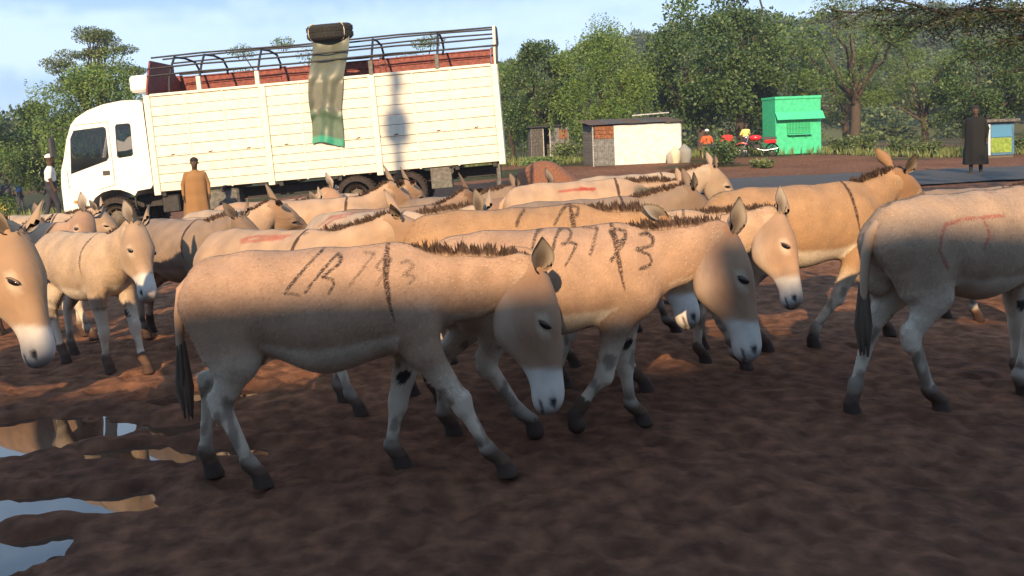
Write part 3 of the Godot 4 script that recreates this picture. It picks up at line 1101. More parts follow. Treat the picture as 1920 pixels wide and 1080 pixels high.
func wheel(parent: Node, at: Vector3, r: float, wd: float) -> void:
	# axle along z
	var b := Basis(Vector3(1, 0, 0), Vector3(0, 0, 1), Vector3(0, -1, 0))
	var mb := MB.new()
	var h := wd * 0.5
	mb.lathe(Transform3D(b, Vector3.ZERO), [[r * 0.58, -h * 0.8], [r * 0.62, -h * 0.95], [r * 0.86, -h], [r * 0.96, -h * 0.88], [r, -h * 0.62], [r, -h * 0.1], [r * 0.975, 0.0], [r, h * 0.1], [r, h * 0.62], [r * 0.96, h * 0.88], [r * 0.86, h], [r * 0.62, h * 0.95], [r * 0.58, h * 0.8]], 32, Color.WHITE, false)
	for k in 36:
		var a := TAU * k / 36
		for s in [-1.0, 1.0]:
			mb.box(Transform3D(Basis(Vector3(0, 0, 1), a), Vector3(cos(a) * r, sin(a) * r, s * h * 0.55)), Vector3(0.02, r * 0.10, h * 0.6), 0.004)
	var w := Node3D.new()
	w.name = numbered("wheel", parent)
	parent.add_child(w)
	w.position = at
	part("tyre", mb, M.rubber, w)
	var rim := MB.new()
	rim.lathe(Transform3D(b, Vector3.ZERO), [[0.02, -h * 0.5], [r * 0.58, -h * 0.8], [r * 0.60, -h * 0.86], [r * 0.60, h * 0.86], [r * 0.55, h * 0.84], [r * 0.5, h * 0.45], [r * 0.34, h * 0.25], [r * 0.30, h * 0.55], [r * 0.16, h * 0.7], [0.02, h * 0.72]], 24)
	for k in 8:
		var a := TAU * k / 8
		rim.lathe(Transform3D(b, Vector3(cos(a) * r * 0.38, sin(a) * r * 0.38, h * 0.25)), [[0.016, 0.0], [0.016, 0.03], [0.01, 0.035]], 6)
	part("rim", rim, M.rim, w)


# ---------------------------------------------------------------- the lorry
# x along its length (cab at negative x), y up from the road, the near side at z = 0, the far side at z = -2.4

func make_truck() -> void:
	var o := thing("livestock_truck", "long white livestock lorry with open railed top, parked behind the herd", "truck")
	o.transform = Transform3D(Basis(Vector3(0, 0, 1), deg_to_rad(2.66)), Vector3(-8.404, -0.33, -21.49))
	# cab shell: the solid profile with the inside, the windows and the windscreen cut away
	var shell := CSGCombiner3D.new()
	var outer := CSGPolygon3D.new()
	outer.polygon = PackedVector2Array([Vector2(-1.62, 0.66), Vector2(-2.16, 0.66), Vector2(-2.215, 0.80), Vector2(-2.21, 1.35), Vector2(-2.17, 1.72), Vector2(-2.08, 1.97), Vector2(-1.95, 2.44), Vector2(-1.80, 2.79), Vector2(-1.66, 2.93), Vector2(-1.38, 3.08), Vector2(-0.99, 3.19), Vector2(-0.55, 3.24), Vector2(-0.14, 3.22), Vector2(-0.06, 3.14), Vector2(-0.04, 1.20), Vector2(-0.10, 1.12), Vector2(-0.42, 1.09), Vector2(-0.50, 0.98), Vector2(-0.62, 1.06), Vector2(-0.82, 1.15), Vector2(-1.02, 1.17), Vector2(-1.25, 1.13), Vector2(-1.44, 1.02), Vector2(-1.56, 0.86)])
	outer.depth = 2.22
	outer.position = Vector3(0, 0, -0.06)
	shell.add_child(outer)
	var inner := CSGPolygon3D.new()
	inner.operation = CSGShape3D.OPERATION_SUBTRACTION
	inner.polygon = PackedVector2Array([Vector2(-2.10, 1.25), Vector2(-2.08, 1.72), Vector2(-1.99, 2.0), Vector2(-1.87, 2.43), Vector2(-1.72, 2.77), Vector2(-1.36, 2.99), Vector2(-0.97, 3.10), Vector2(-0.20, 3.12), Vector2(-0.13, 1.25)])
	inner.depth = 2.10
	inner.position = Vector3(0, 0, -0.12)
	shell.add_child(inner)
	var win := PackedVector2Array([Vector2(-1.95, 1.62), Vector2(-1.86, 2.46), Vector2(-1.76, 2.64), Vector2(-1.04, 2.67), Vector2(-0.99, 2.62), Vector2(-1.00, 1.93), Vector2(-1.06, 1.86)])
	var quart := PackedVector2Array([Vector2(-0.81, 1.94), Vector2(-0.77, 2.65), Vector2(-0.73, 2.70), Vector2(-0.44, 2.70), Vector2(-0.40, 2.65), Vector2(-0.42, 1.96), Vector2(-0.46, 1.92), Vector2(-0.77, 1.90)])
	for w in [win, quart]:
		var hole := CSGPolygon3D.new()
		hole.operation = CSGShape3D.OPERATION_SUBTRACTION
		hole.polygon = w
		hole.depth = 3.0
		hole.position = Vector3(0, 0, 0.3)
		shell.add_child(hole)
	var ws := CSGPolygon3D.new()
	ws.operation = CSGShape3D.OPERATION_SUBTRACTION
	ws.polygon = PackedVector2Array([Vector2(-2.5, 1.98), Vector2(-1.9, 1.98), Vector2(-1.62, 2.70), Vector2(-2.3, 2.74)])
	ws.depth = 1.9
	ws.position = Vector3(0, 0, -0.22)
	shell.add_child(ws)
	for k in shell.get_children(): k.name = "shape"
	shell.material_override = M.truck_white
	for k in shell.get_children(): k.material = M.truck_white
	shell.name = "cab"
	o.add_child(shell)
	for z in [-0.085, -2.255]:
		var mb := MB.new()
		mb.prism(win, z - 0.004, z + 0.004)
		part("side_window", mb, M.glass, o)
		mb = MB.new()
		mb.prism(quart, z - 0.004, z + 0.004)
		part("quarter_window", mb, M.glass, o)
	var mb := MB.new()
	mb.prism(PackedVector2Array([Vector2(-2.055, 1.98), Vector2(-2.045, 1.98), Vector2(-1.775, 2.76), Vector2(-1.79, 2.77)]), -0.22, -2.12)
	part("windscreen", mb, M.glass, o)
	# door seam, handle, indicator, headlamp, bumper, step, mirror
	for seg in [[Vector2(-0.93, 2.78), Vector2(-0.93, 1.28)], [Vector2(-0.93, 1.28), Vector2(-1.32, 1.20)], [Vector2(-0.93, 2.78), Vector2(-1.72, 2.76)], [Vector2(-2.02, 1.30), Vector2(-2.03, 1.7)]]:
		var a := Vector3(seg[0].x, seg[0].y, -0.058)
		var b := Vector3(seg[1].x, seg[1].y, -0.058)
		mb = MB.new()
		mb.tube([a, b], 0.006, 5)
		part("door_seam", mb, M.dark_metal, o)
	mb = MB.new()
	mb.bx(-1.19, -1.02, 1.52, 1.63, -0.07, -0.05, 0.01)
	part("door_handle", mb, M.black_plastic, o)
	mb = MB.new()
	mb.bx(-1.95, -1.74, 0.92, 0.99, -0.075, -0.045, 0.012)
	part("indicator", mb, M.orange, o)
	mb = MB.new()
	mb.bx(-2.235, -2.12, 0.86, 1.06, -0.45, -0.10, 0.03)
	part("headlight", mb, M.lamp_glass, o)
	mb = MB.new()
	mb.bx(-2.235, -2.12, 0.86, 1.06, -2.24, -1.88, 0.03)
	part("headlight", mb, M.lamp_glass, o)
	mb = MB.new()
	mb.bx(-2.30, -1.66, 0.40, 0.68, -2.30, -0.04, 0.05)
	part("bumper", mb, M.truck_white, o)
	mb = MB.new()
	mb.bx(-0.62, -0.30, 0.42, 0.47, -0.42, -0.08, 0.01)
	mb.bx(-0.60, -0.56, 0.47, 1.05, -0.30, -0.26, 0.005)
	part("cab_step", mb, M.dark_metal, o)
	for z in [0.16, -2.50]:
		mb = MB.new()
		var zz: float = -0.07 if z > 0 else -2.27
		mb.tube([Vector3(-1.86, 2.72, zz), Vector3(-2.16, 2.70, z), Vector3(-2.20, 2.0, z)], 0.014, 6)
		mb.bx(-2.24, -2.16, 2.05, 2.50, z - 0.09, z + 0.09, 0.02)
		part("mirror", mb, M.black_plastic, o)
	mb = MB.new()
	mb.bx(-0.95, -0.35, 1.26, 1.72, -1.0, -0.2, 0.06); mb.bx(-0.42, -0.22, 1.6, 2.5, -1.0, -0.25, 0.06)
	mb.bx(-0.95, -0.35, 1.26, 1.72, -2.1, -1.2, 0.06); mb.bx(-0.42, -0.22, 1.6, 2.5, -2.1, -1.2, 0.06)
	part("seat", mb, M.dark_cloth, o)
	mb = MB.new()
	mb.lathe(Transform3D(Basis(Vector3(0, 0, 1), 0.9), Vector3(-1.45, 1.92, -1.7)), [[0.20, -0.015], [0.225, 0.0], [0.20, 0.015], [0.185, 0.0]], 20, Color.WHITE, false)
	mb.tube([Vector3(-1.45, 1.92, -1.7), Vector3(-1.85, 1.45, -1.7)], 0.03, 6)
	part("steering_wheel", mb, M.black_plastic, o)
	mb = MB.new()
	mb.bx(-2.06, -1.72, 1.28, 1.66, -2.1, -0.2, 0.04)
	part("dashboard", mb, M.dark_cloth, o)
	# white sheet hung in the quarter window
	mb = MB.new()
	mb.prism(PackedVector2Array([Vector2(-0.80, 2.06), Vector2(-0.79, 2.34), Vector2(-0.70, 2.30), Vector2(-0.62, 2.27), Vector2(-0.52, 2.37), Vector2(-0.41, 2.40), Vector2(-0.42, 2.10), Vector2(-0.6, 2.06)]), -0.112, -0.104)
	part("window_cloth", mb, M.white_cloth, o)
	# chassis
	mb = MB.new()
	for z in [-0.75, -1.65]:
		mb.bx(-2.0, 8.2, 0.66, 0.90, z - 0.05, z + 0.05, 0.01)
	for x in [0.2, 1.6, 3.0, 4.4, 5.8, 7.2, 8.1]:
		mb.bx(x - 0.05, x + 0.05, 0.90, 1.0, -2.35, -0.05, 0.005)
		mb.bx(x - 0.04, x + 0.04, 0.70, 0.86, -1.6, -0.8, 0.005)
	part("chassis", mb, M.dark_metal, o)
	for w in [[-1.02, -0.22], [-1.02, -2.18], [4.75, -0.25], [4.75, -2.15], [5.95, -0.25], [5.95, -2.15]]:
		wheel(o, Vector3(w[0], 0.49, w[1]), 0.49, 0.30 if w[0] < 0 else 0.46)
	for x in [-1.02, 4.75, 5.95]:
		mb = MB.new()
		mb.tube([Vector3(x, 0.49, -0.3), Vector3(x, 0.49, -2.1)], 0.07, 10)
		part("axle", mb, M.dark_metal, o)
	mb = MB.new()
	mb.bx(0.62, 1.95, 0.45, 0.95, -0.62, -0.10, 0.05)
	part("fuel_tank", mb, M.grey_metal, o)
	mb = MB.new()
	mb.bx(0.10, 0.52, 0.50, 0.92, -0.55, -0.12, 0.03)
	part("battery_box", mb, M.dark_metal, o)
	for x in [4.10, 6.55]:
		mb = MB.new()
		mb.bx(x, x + 0.03 if x < 5 else x + 0.5, 0.50, 1.0, -0.5, -0.06, 0.01)
		part("mudguard", mb, M.grey_metal, o)
	mb = MB.new()
	mb.lathe(Transform3D(Basis(Vector3(1, 0, 0), PI / 2), Vector3(7.02, 0.9, -0.1)), [[0.01, -0.02], [0.09, -0.02], [0.09, 0.02], [0.01, 0.03]], 14)
	part("reflector", mb, M.grey_metal, o)
	mb = MB.new()
	mb.bx(8.12, 8.22, 0.50, 0.98, -0.35, -0.15, 0.01); mb.bx(8.12, 8.22, 0.50, 0.98, -2.2, -2.0, 0.01); mb.bx(8.10, 8.20, 0.45, 0.56, -2.3, -0.1, 0.01)
	part("rear_bar", mb, M.grey_metal, o)
	# tray: floor, headboard, side boards, posts, ribs
	mb = MB.new()
	mb.bx(0.0, 8.36, 1.0, 1.06, -2.36, -0.05, 0.01)
	part("tray_floor", mb, M.dark_metal, o)
	var bays := [[0.14, 2.72], [2.88, 5.30], [5.46, 8.20]]
	var rows := []
	for k in 4: rows.append([1.02 + k * 0.205, 0.195])
	for k in 6: rows.append([1.87 + k * 0.232, 0.222])
	for z in [0.0, -2.40]:
		var near: bool = z == 0.0
		var rr := rows.duplicate()
		if not near:
			for k in 3: rr.append([3.27 + k * 0.21, 0.20])
		for b in bays:
			for r in rr:
				var bd := MB.new()
				var j := rng.randf_range(-0.004, 0.004)
				bd.bx(b[0], b[1], r[0], r[0] + r[1], z - 0.045 + j if near else z + 0.045, z - 0.012 + j if near else z + 0.012, 0.012, Color.WHITE * rng.randf_range(0.93, 1.0))
				part("side_board", bd, M.truck_cream if near else M.red_board, o)
	for x in [0.08, 2.80, 5.38, 8.28]:
		mb = MB.new()
		mb.bx(x - 0.075, x + 0.075, 0.94, 3.30, -0.075, 0.035, 0.012)
		part("side_post", mb, M.truck_cream, o)
		mb = MB.new()
		mb.bx(x - 0.07, x + 0.07, 0.94, 3.92, -2.435, -2.33, 0.012)
		part("side_post", mb, M.red_board, o)
	for y in [3.28, 3.46, 3.68, 3.87]:
		mb = MB.new()
		mb.bx(0.155, 8.205, y - 0.012, y + 0.012, -2.355, -2.322, 0.004)
		part("side_rib", mb, M.red_board, o)
	for x in [0.98, 1.86, 3.66, 4.52, 6.34, 7.26]:
		mb = MB.new()
		mb.bx(x - 0.022, x + 0.022, 1.0, 3.26, -0.02, 0.012, 0.006)
		part("side_rib", mb, M.truck_cream, o)
	for b in bays:
		mb = MB.new()
		mb.bx(b[0] + 0.015, b[1] - 0.005, 1.835, 1.868, -0.03, 0.018, 0.006)
		part("side_rib", mb, M.truck_cream, o)
	mb = MB.new()
	mb.bx(0.157, 8.203, 3.262, 3.325, -0.07, 0.022, 0.01)
	part("top_rail", mb, M.truck_cream, o)
	for x in [0.5, 1.4, 2.3, 3.2, 4.1, 4.9, 5.8, 6.8, 7.7]:
		mb = MB.new()
		mb.tube([Vector3(x, 1.86, 0.02), Vector3(x + 0.09, 1.875, 0.03)], 0.012, 5, Color(0.5, 0.4, 0.3))
		mb.bx(x + 0.2, x + 0.27, 0.985, 1.01, -0.01, 0.025, 0.004, Color(0.4, 0.3, 0.22))
		part("latch", mb, M.rust, o)
	# headboard of upright planks with cut corners
	for k in 6:
		var z0 := -0.06 - k * 0.38
		var top := 4.15
		if k == 0: top = 3.80
		if k == 5: top = 3.95
		mb = MB.new()
		mb.prism(PackedVector2Array([Vector2(z0 - 0.375, 1.06), Vector2(z0, 1.06), Vector2(z0, 3.45 if k == 0 else top), Vector2(z0 - 0.375, 4.12 if k == 0 else (3.75 if k == 5 else top))]), 0.0, 0.04, Transform3D(Basis(Vector3(0, 0, 1), Vector3(0, 1, 0), Vector3(1, 0, 0)), Vector3(0.06, 0, 0)), Color.WHITE * rng.randf_range(0.85, 1.0))
		part("headboard_plank", mb, M.red_board, o)
	mb = MB.new()
	mb.bx(-0.42, 0.05, 3.42, 3.82, -1.9, -0.30, 0.06)
	part("roof_locker", mb, M.truck_white, o)
	# rails and hoops
	for x in [0.62, 1.34, 2.72, 5.40, 6.96, 8.36]:
		mb = MB.new()
		mb.tube([Vector3(x, 3.30, -0.03), Vector3(x + 0.02, 3.62, -0.05), Vector3(x + 0.05, 3.95, -0.22), Vector3(x + 0.05, 4.18, -0.48), Vector3(x + 0.05, 4.22, -1.2), Vector3(x + 0.05, 4.18, -1.92), Vector3(x + 0.05, 3.98, -2.22), Vector3(x, 3.86, -2.34)], 0.028, 8)
		part("hoop", mb, M.dark_metal, o)
		if x > 1.0 and x < 8.0:
			mb = MB.new()
			mb.bx(x - 0.05, x + 0.05, 3.30, 3.64, -0.055, 0.03, 0.01)
			part("hoop_bracket", mb, M.truck_cream if x < 3 else M.grey_metal, o)
	for q in [[4.22, -0.46], [4.255, -1.2], [4.22, -1.94], [3.93, -0.16], [3.95, -2.26], [3.75, -0.075]]:
		mb = MB.new()
		var pts := []
		for k in 8: pts.append(Vector3(lerpf(0.12, 8.42, k / 7.0), q[0] + 0.015 * sin(k * 1.7 + q[1]), q[1]))
		mb.tube(pts, 0.022, 7)
		part("rail", mb, M.dark_metal, o)
	mb = MB.new()
	for z in [-0.10, -2.30]:
		mb.tube([Vector3(8.33, 1.0, z), Vector3(8.33, 3.5, z), Vector3(8.36, 4.2, z if z < -1 else -0.18)], 0.04, 8)
	for k in 5: mb.bx(8.28, 8.34, 1.1 + k * 0.42, 1.45 + k * 0.42, -2.28, -0.12, 0.01)
	part("tailgate", mb, M.truck_cream, o)

	# spare tyre lashed on the rails
	var ty := thing("spare_tyre", "old black spare tyre lashed flat on top of the lorry rails", "tyre")
	ty.transform = o.transform * Transform3D(Basis(Vector3(1, 0, 0), 0.10), Vector3(4.42, 4.46, -0.62))
	mb = MB.new()
	mb.lathe(Transform3D.IDENTITY, [[0.30, -0.14], [0.34, -0.17], [0.46, -0.19], [0.52, -0.16], [0.545, -0.10], [0.545, -0.02], [0.53, 0.0], [0.545, 0.02], [0.545, 0.10], [0.52, 0.16], [0.46, 0.19], [0.34, 0.17], [0.30, 0.14], [0.29, 0.0], [0.30, -0.14]], 36, Color.WHITE, false)
	for k in 40:
		var a := TAU * k / 40
		for s in [-1.0, 1.0]:
			mb.box(Transform3D(Basis(Vector3(0, 1, 0), -a), Vector3(cos(a) * 0.545, s * 0.075, sin(a) * 0.545)), Vector3(0.02, 0.11, 0.05), 0.004)
	part("tyre", mb, M.old_rubber, ty)
	for a in [0.75, 2.5]:
		mb = MB.new()
		var dv := Vector3(cos(a), 0, sin(a))
		var lp := []
		for k in 13:
			var t := TAU * k / 12
			lp.append(dv * (0.42 + 0.145 * cos(t)) + Vector3(0, 0.21 * sin(t), 0))
		mb.tube(lp, 0.013, 6, Color.WHITE, false)
		part("rope", mb, M.rope, ty)
	# tarpaulin strip hanging from the tyre down the side
	var tp := thing("tarpaulin", "torn grey green tarpaulin strip hanging down the lorry side", "tarpaulin")
	tp.transform = o.transform
	mb = MB.new()
	var nu := 18
	var nv := 40
	var base := mb.v.size()
	var P := []
	for i in nv + 1:
		var t := float(i) / nv
		for j in nu + 1:
			var u := float(j) / nu
			var xl := lerpf(4.02, 3.84, t) + 0.03 * sin(t * 9.0)
			var xr := lerpf(4.88, 4.60, t) + 0.04 * sin(t * 7.0 + 1.0) - 0.05 * sstep(0.5, 0.7, t)
			var y := lerpf(4.32, 1.82, t) + 0.05 * sin(u * 5.0) * t - 0.07 * u * t
			var z := 0.075
			if t < 0.42: z = lerpf(-0.40, 0.075, sstep(0.0, 0.42, t))
			z += 0.035 * sin(u * 9.0 + t * 4.0) + 0.03 * fn.get_noise_2d(u * 120.0, t * 300.0) + 0.045 * exp(-pow((t - 0.70 - 0.08 * absf(u - 0.5)) / 0.03, 2.0))
			P.append(Vector3(lerpf(xl, xr, u), y, maxf(z, 0.065) if t > 0.42 else z))
	for i in nv + 1:
		for j in nu + 1:
			var du: Vector3 = P[i * (nu + 1) + mini(j + 1, nu)] - P[i * (nu + 1) + maxi(j - 1, 0)]
			var dv: Vector3 = P[mini(i + 1, nv) * (nu + 1) + j] - P[maxi(i - 1, 0) * (nu + 1) + j]
			var nn := dv.cross(du).normalized()
			if nn.z < 0: nn = -nn
			var t := float(i) / nv
			var c := Color(0.085, 0.095, 0.068)
			c = c.lerp(Color(0.06, 0.13, 0.08), 0.6 if t > 0.70 + 0.06 * fn.get_noise_2d(j * 12.0, 3.0) else 0.0)
			if t > 0.93: c = Color(0.03, 0.26, 0.16)
			mb.vert(P[i * (nu + 1) + j], nn, c * (1.0 + 0.2 * fn.get_noise_2d(j * 30.0, i * 30.0)))
	for i in nv:
		for j in nu:
			var a := base + i * (nu + 1) + j
			mb.ix.append_array(PackedInt32Array([a, a + 1, a + nu + 1, a + 1, a + nu + 2, a + nu + 1]))
	part("sheet", mb, M.tarp, tp)


# ---------------------------------------------------------------- kiosks and sheds

func make_green_kiosk(at: Vector3, turn: float) -> void:
	var o := thing("green_kiosk", "bright green painted metal kiosk with barred hatch and awning", "kiosk")
	place(o, at, Vector3(0, turn, 0))
	# front faces +z, base centre at the origin
	var mb := MB.new()
	mb.bx(-1.08, 1.08, 0.14, 2.62, -1.3, 0.0, 0.02)
	part("body", mb, M.green_paint, o)
	mb = MB.new()
	mb.box(Transform3D(Basis(Vector3(1, 0, 0), 0.95), Vector3(0, 1.83, 0.17)), Vector3(2.24, 0.03, 0.42), 0.006)
	part("awning", mb, M.green_paint, o)
	mb = MB.new()
	mb.bx(-1.10, 1.10, 2.56, 2.68, -1.35, 0.05, 0.015)
	part("roof_edge", mb, M.green_paint, o)
	mb = MB.new()
	mb.bx(-0.56, 0.56, 1.08, 1.55, 0.0, 0.02, 0.004)
	part("hatch_frame", mb, M.green_dark, o)
	for k in 8:
		mb = MB.new()
		var x := -0.52 + k * 1.04 / 7
		mb.tube([Vector3(x, 1.06, 0.05), Vector3(x, 1.57, 0.05)], 0.014, 6)
		part("bar", mb, M.green_paint, o)
	for y in [1.32, 1.56, 1.07]:
		mb = MB.new()
		mb.tube([Vector3(-0.56, y, 0.05), Vector3(0.56, y, 0.05)], 0.014, 6)
		part("bar", mb, M.green_paint, o)
	mb = MB.new()
	mb.bx(-0.56, 0.56, 0.98, 1.02, 0.0, 0.20, 0.008)
	mb.tube([Vector3(-0.3, 0.98, 0.18), Vector3(-0.3, 0.86, 0.01)], 0.015, 6)
	mb.tube([Vector3(0.3, 0.98, 0.18), Vector3(0.3, 0.86, 0.01)], 0.015, 6)
	part("shelf", mb, M.green_paint, o)
	for k in 4:
		mb = MB.new()
		mb.ball(Vector3(-0.8 + k * 0.52, 0.07, -0.15), Vector3(0.16, 0.09, 0.13), Color.WHITE, 5, 8)
		part("footing_stone", mb, M.stone, o)
		mb = MB.new()
		mb.ball(Vector3(-0.8 + k * 0.52, 0.07, -1.15), Vector3(0.16, 0.09, 0.13), Color.WHITE, 5, 8)
		part("footing_stone", mb, M.stone, o)


func make_blue_kiosk(at: Vector3, turn: float) -> void:
	var o := thing("blue_kiosk", "small blue kiosk with yellow green panel and flat roof", "kiosk")
	place(o, at, Vector3(0, turn, 0))
	var mb := MB.new()
	mb.bx(-0.72, 0.72, 0.1, 1.48, -1.2, 0.0, 0.02)
	part("body", mb, M.blue_paint, o)
	mb = MB.new()
	mb.bx(-0.24, 0.60, 0.22, 0.84, 0.0, 0.02, 0.004)
	part("lower_panel", mb, M.lime_paint, o)
	mb = MB.new()
	mb.bx(-0.24, 0.60, 0.87, 1.36, 0.0, 0.02, 0.004)
	part("hatch", mb, M.deep_blue, o)
	mb = MB.new()
	mb.bx(-0.34, -0.27, 0.12, 1.44, 0.0, 0.03, 0.004)
	part("corner_strip", mb, M.white_cloth, o)
	mb = MB.new()
	mb.bx(-0.84, 0.86, 1.49, 1.62, -1.3, 0.22, 0.015)
	part("roof", mb, M.old_tin, o)
	mb = MB.new()
	mb.bx(-0.70, 0.70, 0.0, 0.1, -1.15, -0.05, 0.01)
	part("plinth", mb, M.stone, o)


func make_shed(at: Vector3, turn: float) -> void:
	var o := thing("white_shed", "long low white sheeted shed with rusty tin roof and orange board", "shed")
	place(o, at, Vector3(0, turn, 0))
	# front on z = 0, x from 0 to 3.6
	var mb := MB.new()
	mb.bx(0.85, 3.58, 0.02, 1.62, -0.03, 0.0, 0.006)
	part("white_sheet", mb, M.white_sheet, o)
	place(part("tin_sheet", sheet(0.82, 1.08), M.tin, o), Vector3(0.03, 0.02, -0.01))
	for k in 3:
		mb = MB.new()
		mb.bx(0.06, 0.84, 1.11 + k * 0.165, 1.265 + k * 0.165, -0.025, 0.0, 0.006, Color.WHITE * rng.randf_range(0.85, 1.0))
		part("orange_board", mb, M.orange_board, o)
	place(part("tin_sheet", sheet(2.2, 1.6), M.old_tin, o), Vector3(0.0, 0.02, -2.2), Vector3(0, -PI / 2, 0))
	place(part("tin_sheet", sheet(2.2, 1.6), M.old_tin, o), Vector3(3.6, 0.02, -2.2), Vector3(0, -PI / 2, 0))
	place(part("tin_sheet", sheet(3.6, 1.75), M.old_tin, o), Vector3(0.0, 0.02, -2.2))
	for k in 5:
		var r := part("roof_sheet", sheet(0.80, 2.6), M.rusty_tin if k % 2 == 0 else M.old_tin, o)
		place(r, Vector3(-0.16 + k * 0.77, 1.66 + (k % 2) * 0.012, 0.14 + rng.randf_range(-0.05, 0.05)), Vector3(-PI / 2 + 0.09, 0, rng.randf_range(-0.01, 0.01)))
	for x in [0.0, 0.85, 3.6]:
		mb = MB.new()
		mb.tube([Vector3(x, -0.1, -0.06), Vector3(x + 0.01, 1.66, -0.06)], 0.035, 7)
		part("post", mb, M.bark, o)
	mb = MB.new()
	mb.tube([Vector3(1.9, 1.99, -1.2), Vector3(3.4, 2.05, -1.0)], 0.03, 6)
	part("roof_pole", mb, M.bark, o)
	for q in [[3.22, 0.26, 0.36, Color(0.55, 0.50, 0.36)], [3.62, 0.28, 0.30, Color(0.22, 0.22, 0.20)], [3.02, 0.18, 0.42, Color(0.30, 0.28, 0.24)]]:
		var s := thing("sack", ["pale tan full sack leaning on the white shed corner", "dark grey sack at the outer corner of the white shed", "small grey sack in front of the white shed sheet"][[3.22, 3.62, 3.02].find(q[0])], "sack", "sacks by the white shed")
		place(s, o.transform * Vector3(q[0], 0, q[2]), Vector3(0, rng.randf() * 3.0, 0))
		mb = MB.new()
		var rr := []
		var cl := []
		for i in 8:
			var t := i / 7.0
			var r := PackedVector3Array()
			for j in 12:
				var a := TAU * j / 12
				var w: float = q[1] * (0.85 + 0.25 * sin(PI * t)) * (1.0 - 0.75 * sstep(0.72, 1.0, t))
				r.append(Vector3(cos(a) * w, t * q[1] * 2.6, sin(a) * w * 0.75) * (1.0 + 0.06 * fn.get_noise_2d(j * 40.0, i * 40.0 + q[0] * 90.0)))
			rr.append(r)
			cl.append(q[3])
		mb.loft(rr, cl)
		part("bag", mb, M.cloth, s)


func make_hut(at: Vector3, turn: float) -> void:
	var o := thing("tin_hut", "small grey corrugated tin hut with dark doorway under the trees", "hut")
	place(o, at, Vector3(0, turn, 0))
	place(part("tin_sheet", sheet(0.55, 1.55), M.old_tin, o), Vector3(0, 0, 0))
	place(part("tin_sheet", sheet(0.88, 1.55), M.tin, o), Vector3(0.92, 0, 0.0))
	var mb := MB.new()
	mb.bx(1.32, 1.72, 1.0, 1.42, 0.014, 0.03, 0.005)
	part("shutter", mb, M.rust, o)
	for q in [[0.0, PI / 2], [1.8, PI / 2]]:
		place(part("tin_sheet", sheet(1.6, 1.55), M.old_tin, o), Vector3(q[0], 0, 0.0), Vector3(0, q[1], 0))
	place(part("tin_sheet", sheet(1.8, 1.55), M.old_tin, o), Vector3(0, 0, -1.6))
	for k in 2:
		place(part("roof_sheet", sheet(1.0, 1.9), M.old_tin, o), Vector3(-0.1 + k * 0.97, 1.58 + k * 0.012, 0.15), Vector3(-PI / 2 + 0.06, 0, 0))
	for x in [0.02, 0.58, 0.90, 1.78]:
		mb = MB.new()
		mb.tube([Vector3(x, -0.2, -0.05), Vector3(x, 1.58, -0.05)], 0.03, 6)
		part("post", mb, M.bark, o)


